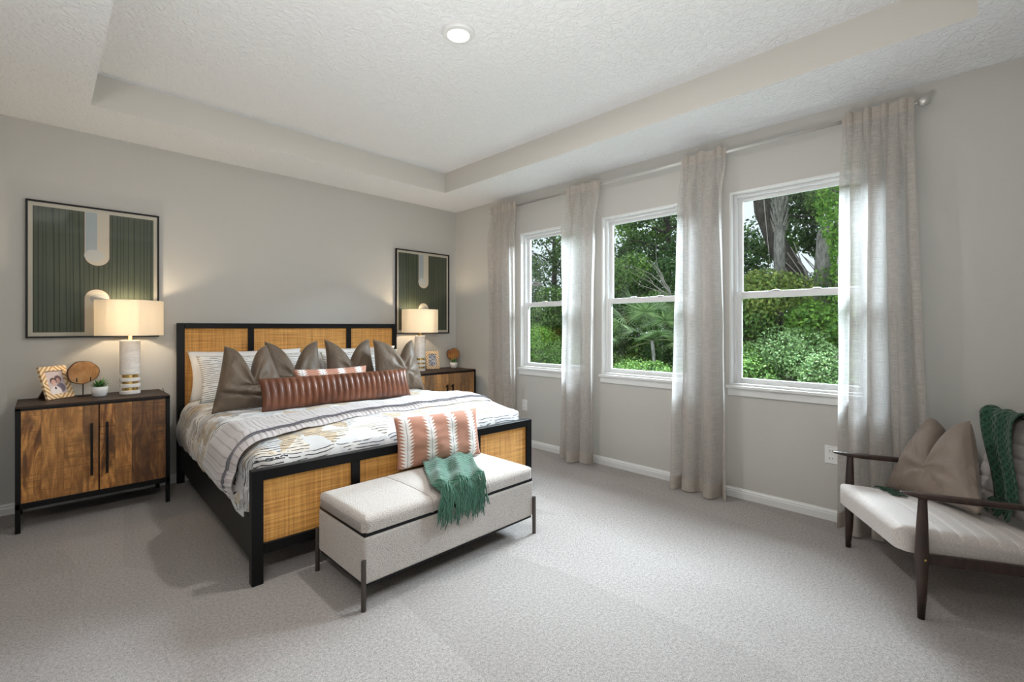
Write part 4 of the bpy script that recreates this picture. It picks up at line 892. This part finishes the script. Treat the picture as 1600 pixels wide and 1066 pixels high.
def palm(name, loc, h, r, nfr, R_, pet, seed, label, mat_='palm', boots=False, cat='palm', lo=-.2, lean=(0, 0)):
    rng = random.Random(seed); t = empty(name, loc, label=label, cat=cat)
    MB().tube([(0, 0, 0), (lean[0]*.4, lean[1]*.4, h*.5), (lean[0], lean[1], h)], [r*1.1, r, r*1.0], 12).build('trunk', M['bark_pale'], t, smooth=True)
    if boots:
        b_ = MB()
        for k in range(90):
            a = k*2.4; z = h*.70+h*.30*k/90; dr = Vector((math.cos(a), math.sin(a), 0)); s = Vector((-math.sin(a), math.cos(a), 0)); p = dr*r*.9+Vector((0, 0, z)); q = p+dr*.085+Vector((0, 0, .22)); sw = s*.022
            b_.add([p-sw*1.6, p+sw*1.6, q+sw*.6, q-sw*.6, p-sw+dr*.03, p+sw+dr*.03], [(0, 1, 2, 3), (0, 3, 4), (1, 5, 2), (4, 5, 1, 0), (3, 2, 5, 4)])
        b_.build('boots', M['bark_pale'], t)
    for k in range(nfr):
        a = k*2.399+rng.uniform(-.2, .2); e = lerp(1.2, lo, k/nfr); mb = MB(); fan_frond(mb, (lean[0], lean[1], h), (math.cos(a)*math.cos(e), math.sin(a)*math.cos(e), math.sin(e)), pet*rng.uniform(.8, 1.1), R_*rng.uniform(.85, 1.1), 26, rng)
        mb.build('frond', M['palm_y' if (k > nfr-3 and mat_ == 'palm') else mat_], t, smooth=True)
palm('cabbage_palm', (7.1, -1.82, -.15), 4.9, .105, 16, .85, .9, 3, 'cabbage palm with pale boot-covered trunk in the third window', 'palm', True, lo=-.6)
palm('fan_palm', (5.15, -.08, -.15), 1.18, .034, 17, .62, .78, 5, 'fan palm with a thin pale trunk in the second window', 'palm', False, lo=-.1, lean=(0, .10))
t = empty('vine_stump', (7.1, -2.60, -.15), label='pale broken trunk wrapped in vines at the upper right of the third window', cat='tree trunk')
MB().tube([(0, .10, 0), (0, .06, 1.6), (0, 0, 2.7), (0, -.02, 3.3), (0, -.03, 3.46)], [.19, .17, .15, .13, .06], 12).build('trunk', M['bark_pale'], t, smooth=True)
leaf_mesh('vine_leaves', [(-.1, -.1, z, .30, .36, .35) for z in (1.4, 1.9, 2.3)]+[(-.05, -.45, z, .22, .25, .4) for z in (2.4, 2.9, 3.4)], 2600, .075, M['leaf1'], t, seed=9)
t = empty('hanging_vine', (6.3, -2.95, -.15), label='curtain of small bright vine leaves at the right edge of the third window', cat='vine')
leaf_mesh('vine_leaves', [(.1*math.sin(z*3), .12*math.sin(z*2), z, .16, .22, .3) for z in np.arange(1.6, 5.2, .28)], 3400, .07, M['leaf5'], t, seed=10, hang=.6)
s = MB(); s.tube([(0, 0, 0), (.05, .05, 1.5), (0, -.05, 3), (.05, .1, 5.3)], .012, 6); s.build('stem', M['twig'], t, smooth=True)
def twigs(loc, pts_list, label):
    m = MB()
    for pts in pts_list:
        n = len(pts); m.tube(pts, [.011*(1-.75*i/(n-1)) for i in range(n)], 6)
    o = m.build('dead_branch', M['twig'], smooth=True); o.location = loc; tag(o, label, 'branch', 'bare branches among the leaves')
rnd = random.Random(11)
def spray(n, d, L, seed):
    r = random.Random(seed); out = []
    for k in range(n):
        o = Vector((0, 0, 0)); dd = Vector(d)+Vector((r.gauss(0, .15), r.gauss(0, .35), r.gauss(0, .35))); pts = [o]
        for q in range(6): dd += Vector((r.gauss(0, .1), r.gauss(0, .18), r.gauss(0, .18))); pts.append(pts[-1]+dd.normalized()*L/6*r.uniform(.8, 1.2))
        out.append(pts)
    return out
twigs((6.35, 4.1, 2.5), spray(9, (-.1, .9, .35), 1.8, 1), 'bare pale branches crossing the upper part of the first window')
twigs((6.0, .02, 2.0), spray(8, (-.05, .45, .85), 1.2, 2), 'bare pale twigs at the upper right of the second window')
twigs((6.3, -1.72, 4.5), [[(0, 0, 0), (0, -.05, -.8), (0, -.12, -1.6), (.05, -.16, -2.2)], [(.3, -1.0, .1), (.3, -1.12, -.7), (.3, -1.22, -1.3)], [(-.2, -.55, -2.6), (-.25, -.75, -3.1), (-.2, -1.05, -3.4)]], 'thin pale hanging vines beside the cabbage palm in the third window')
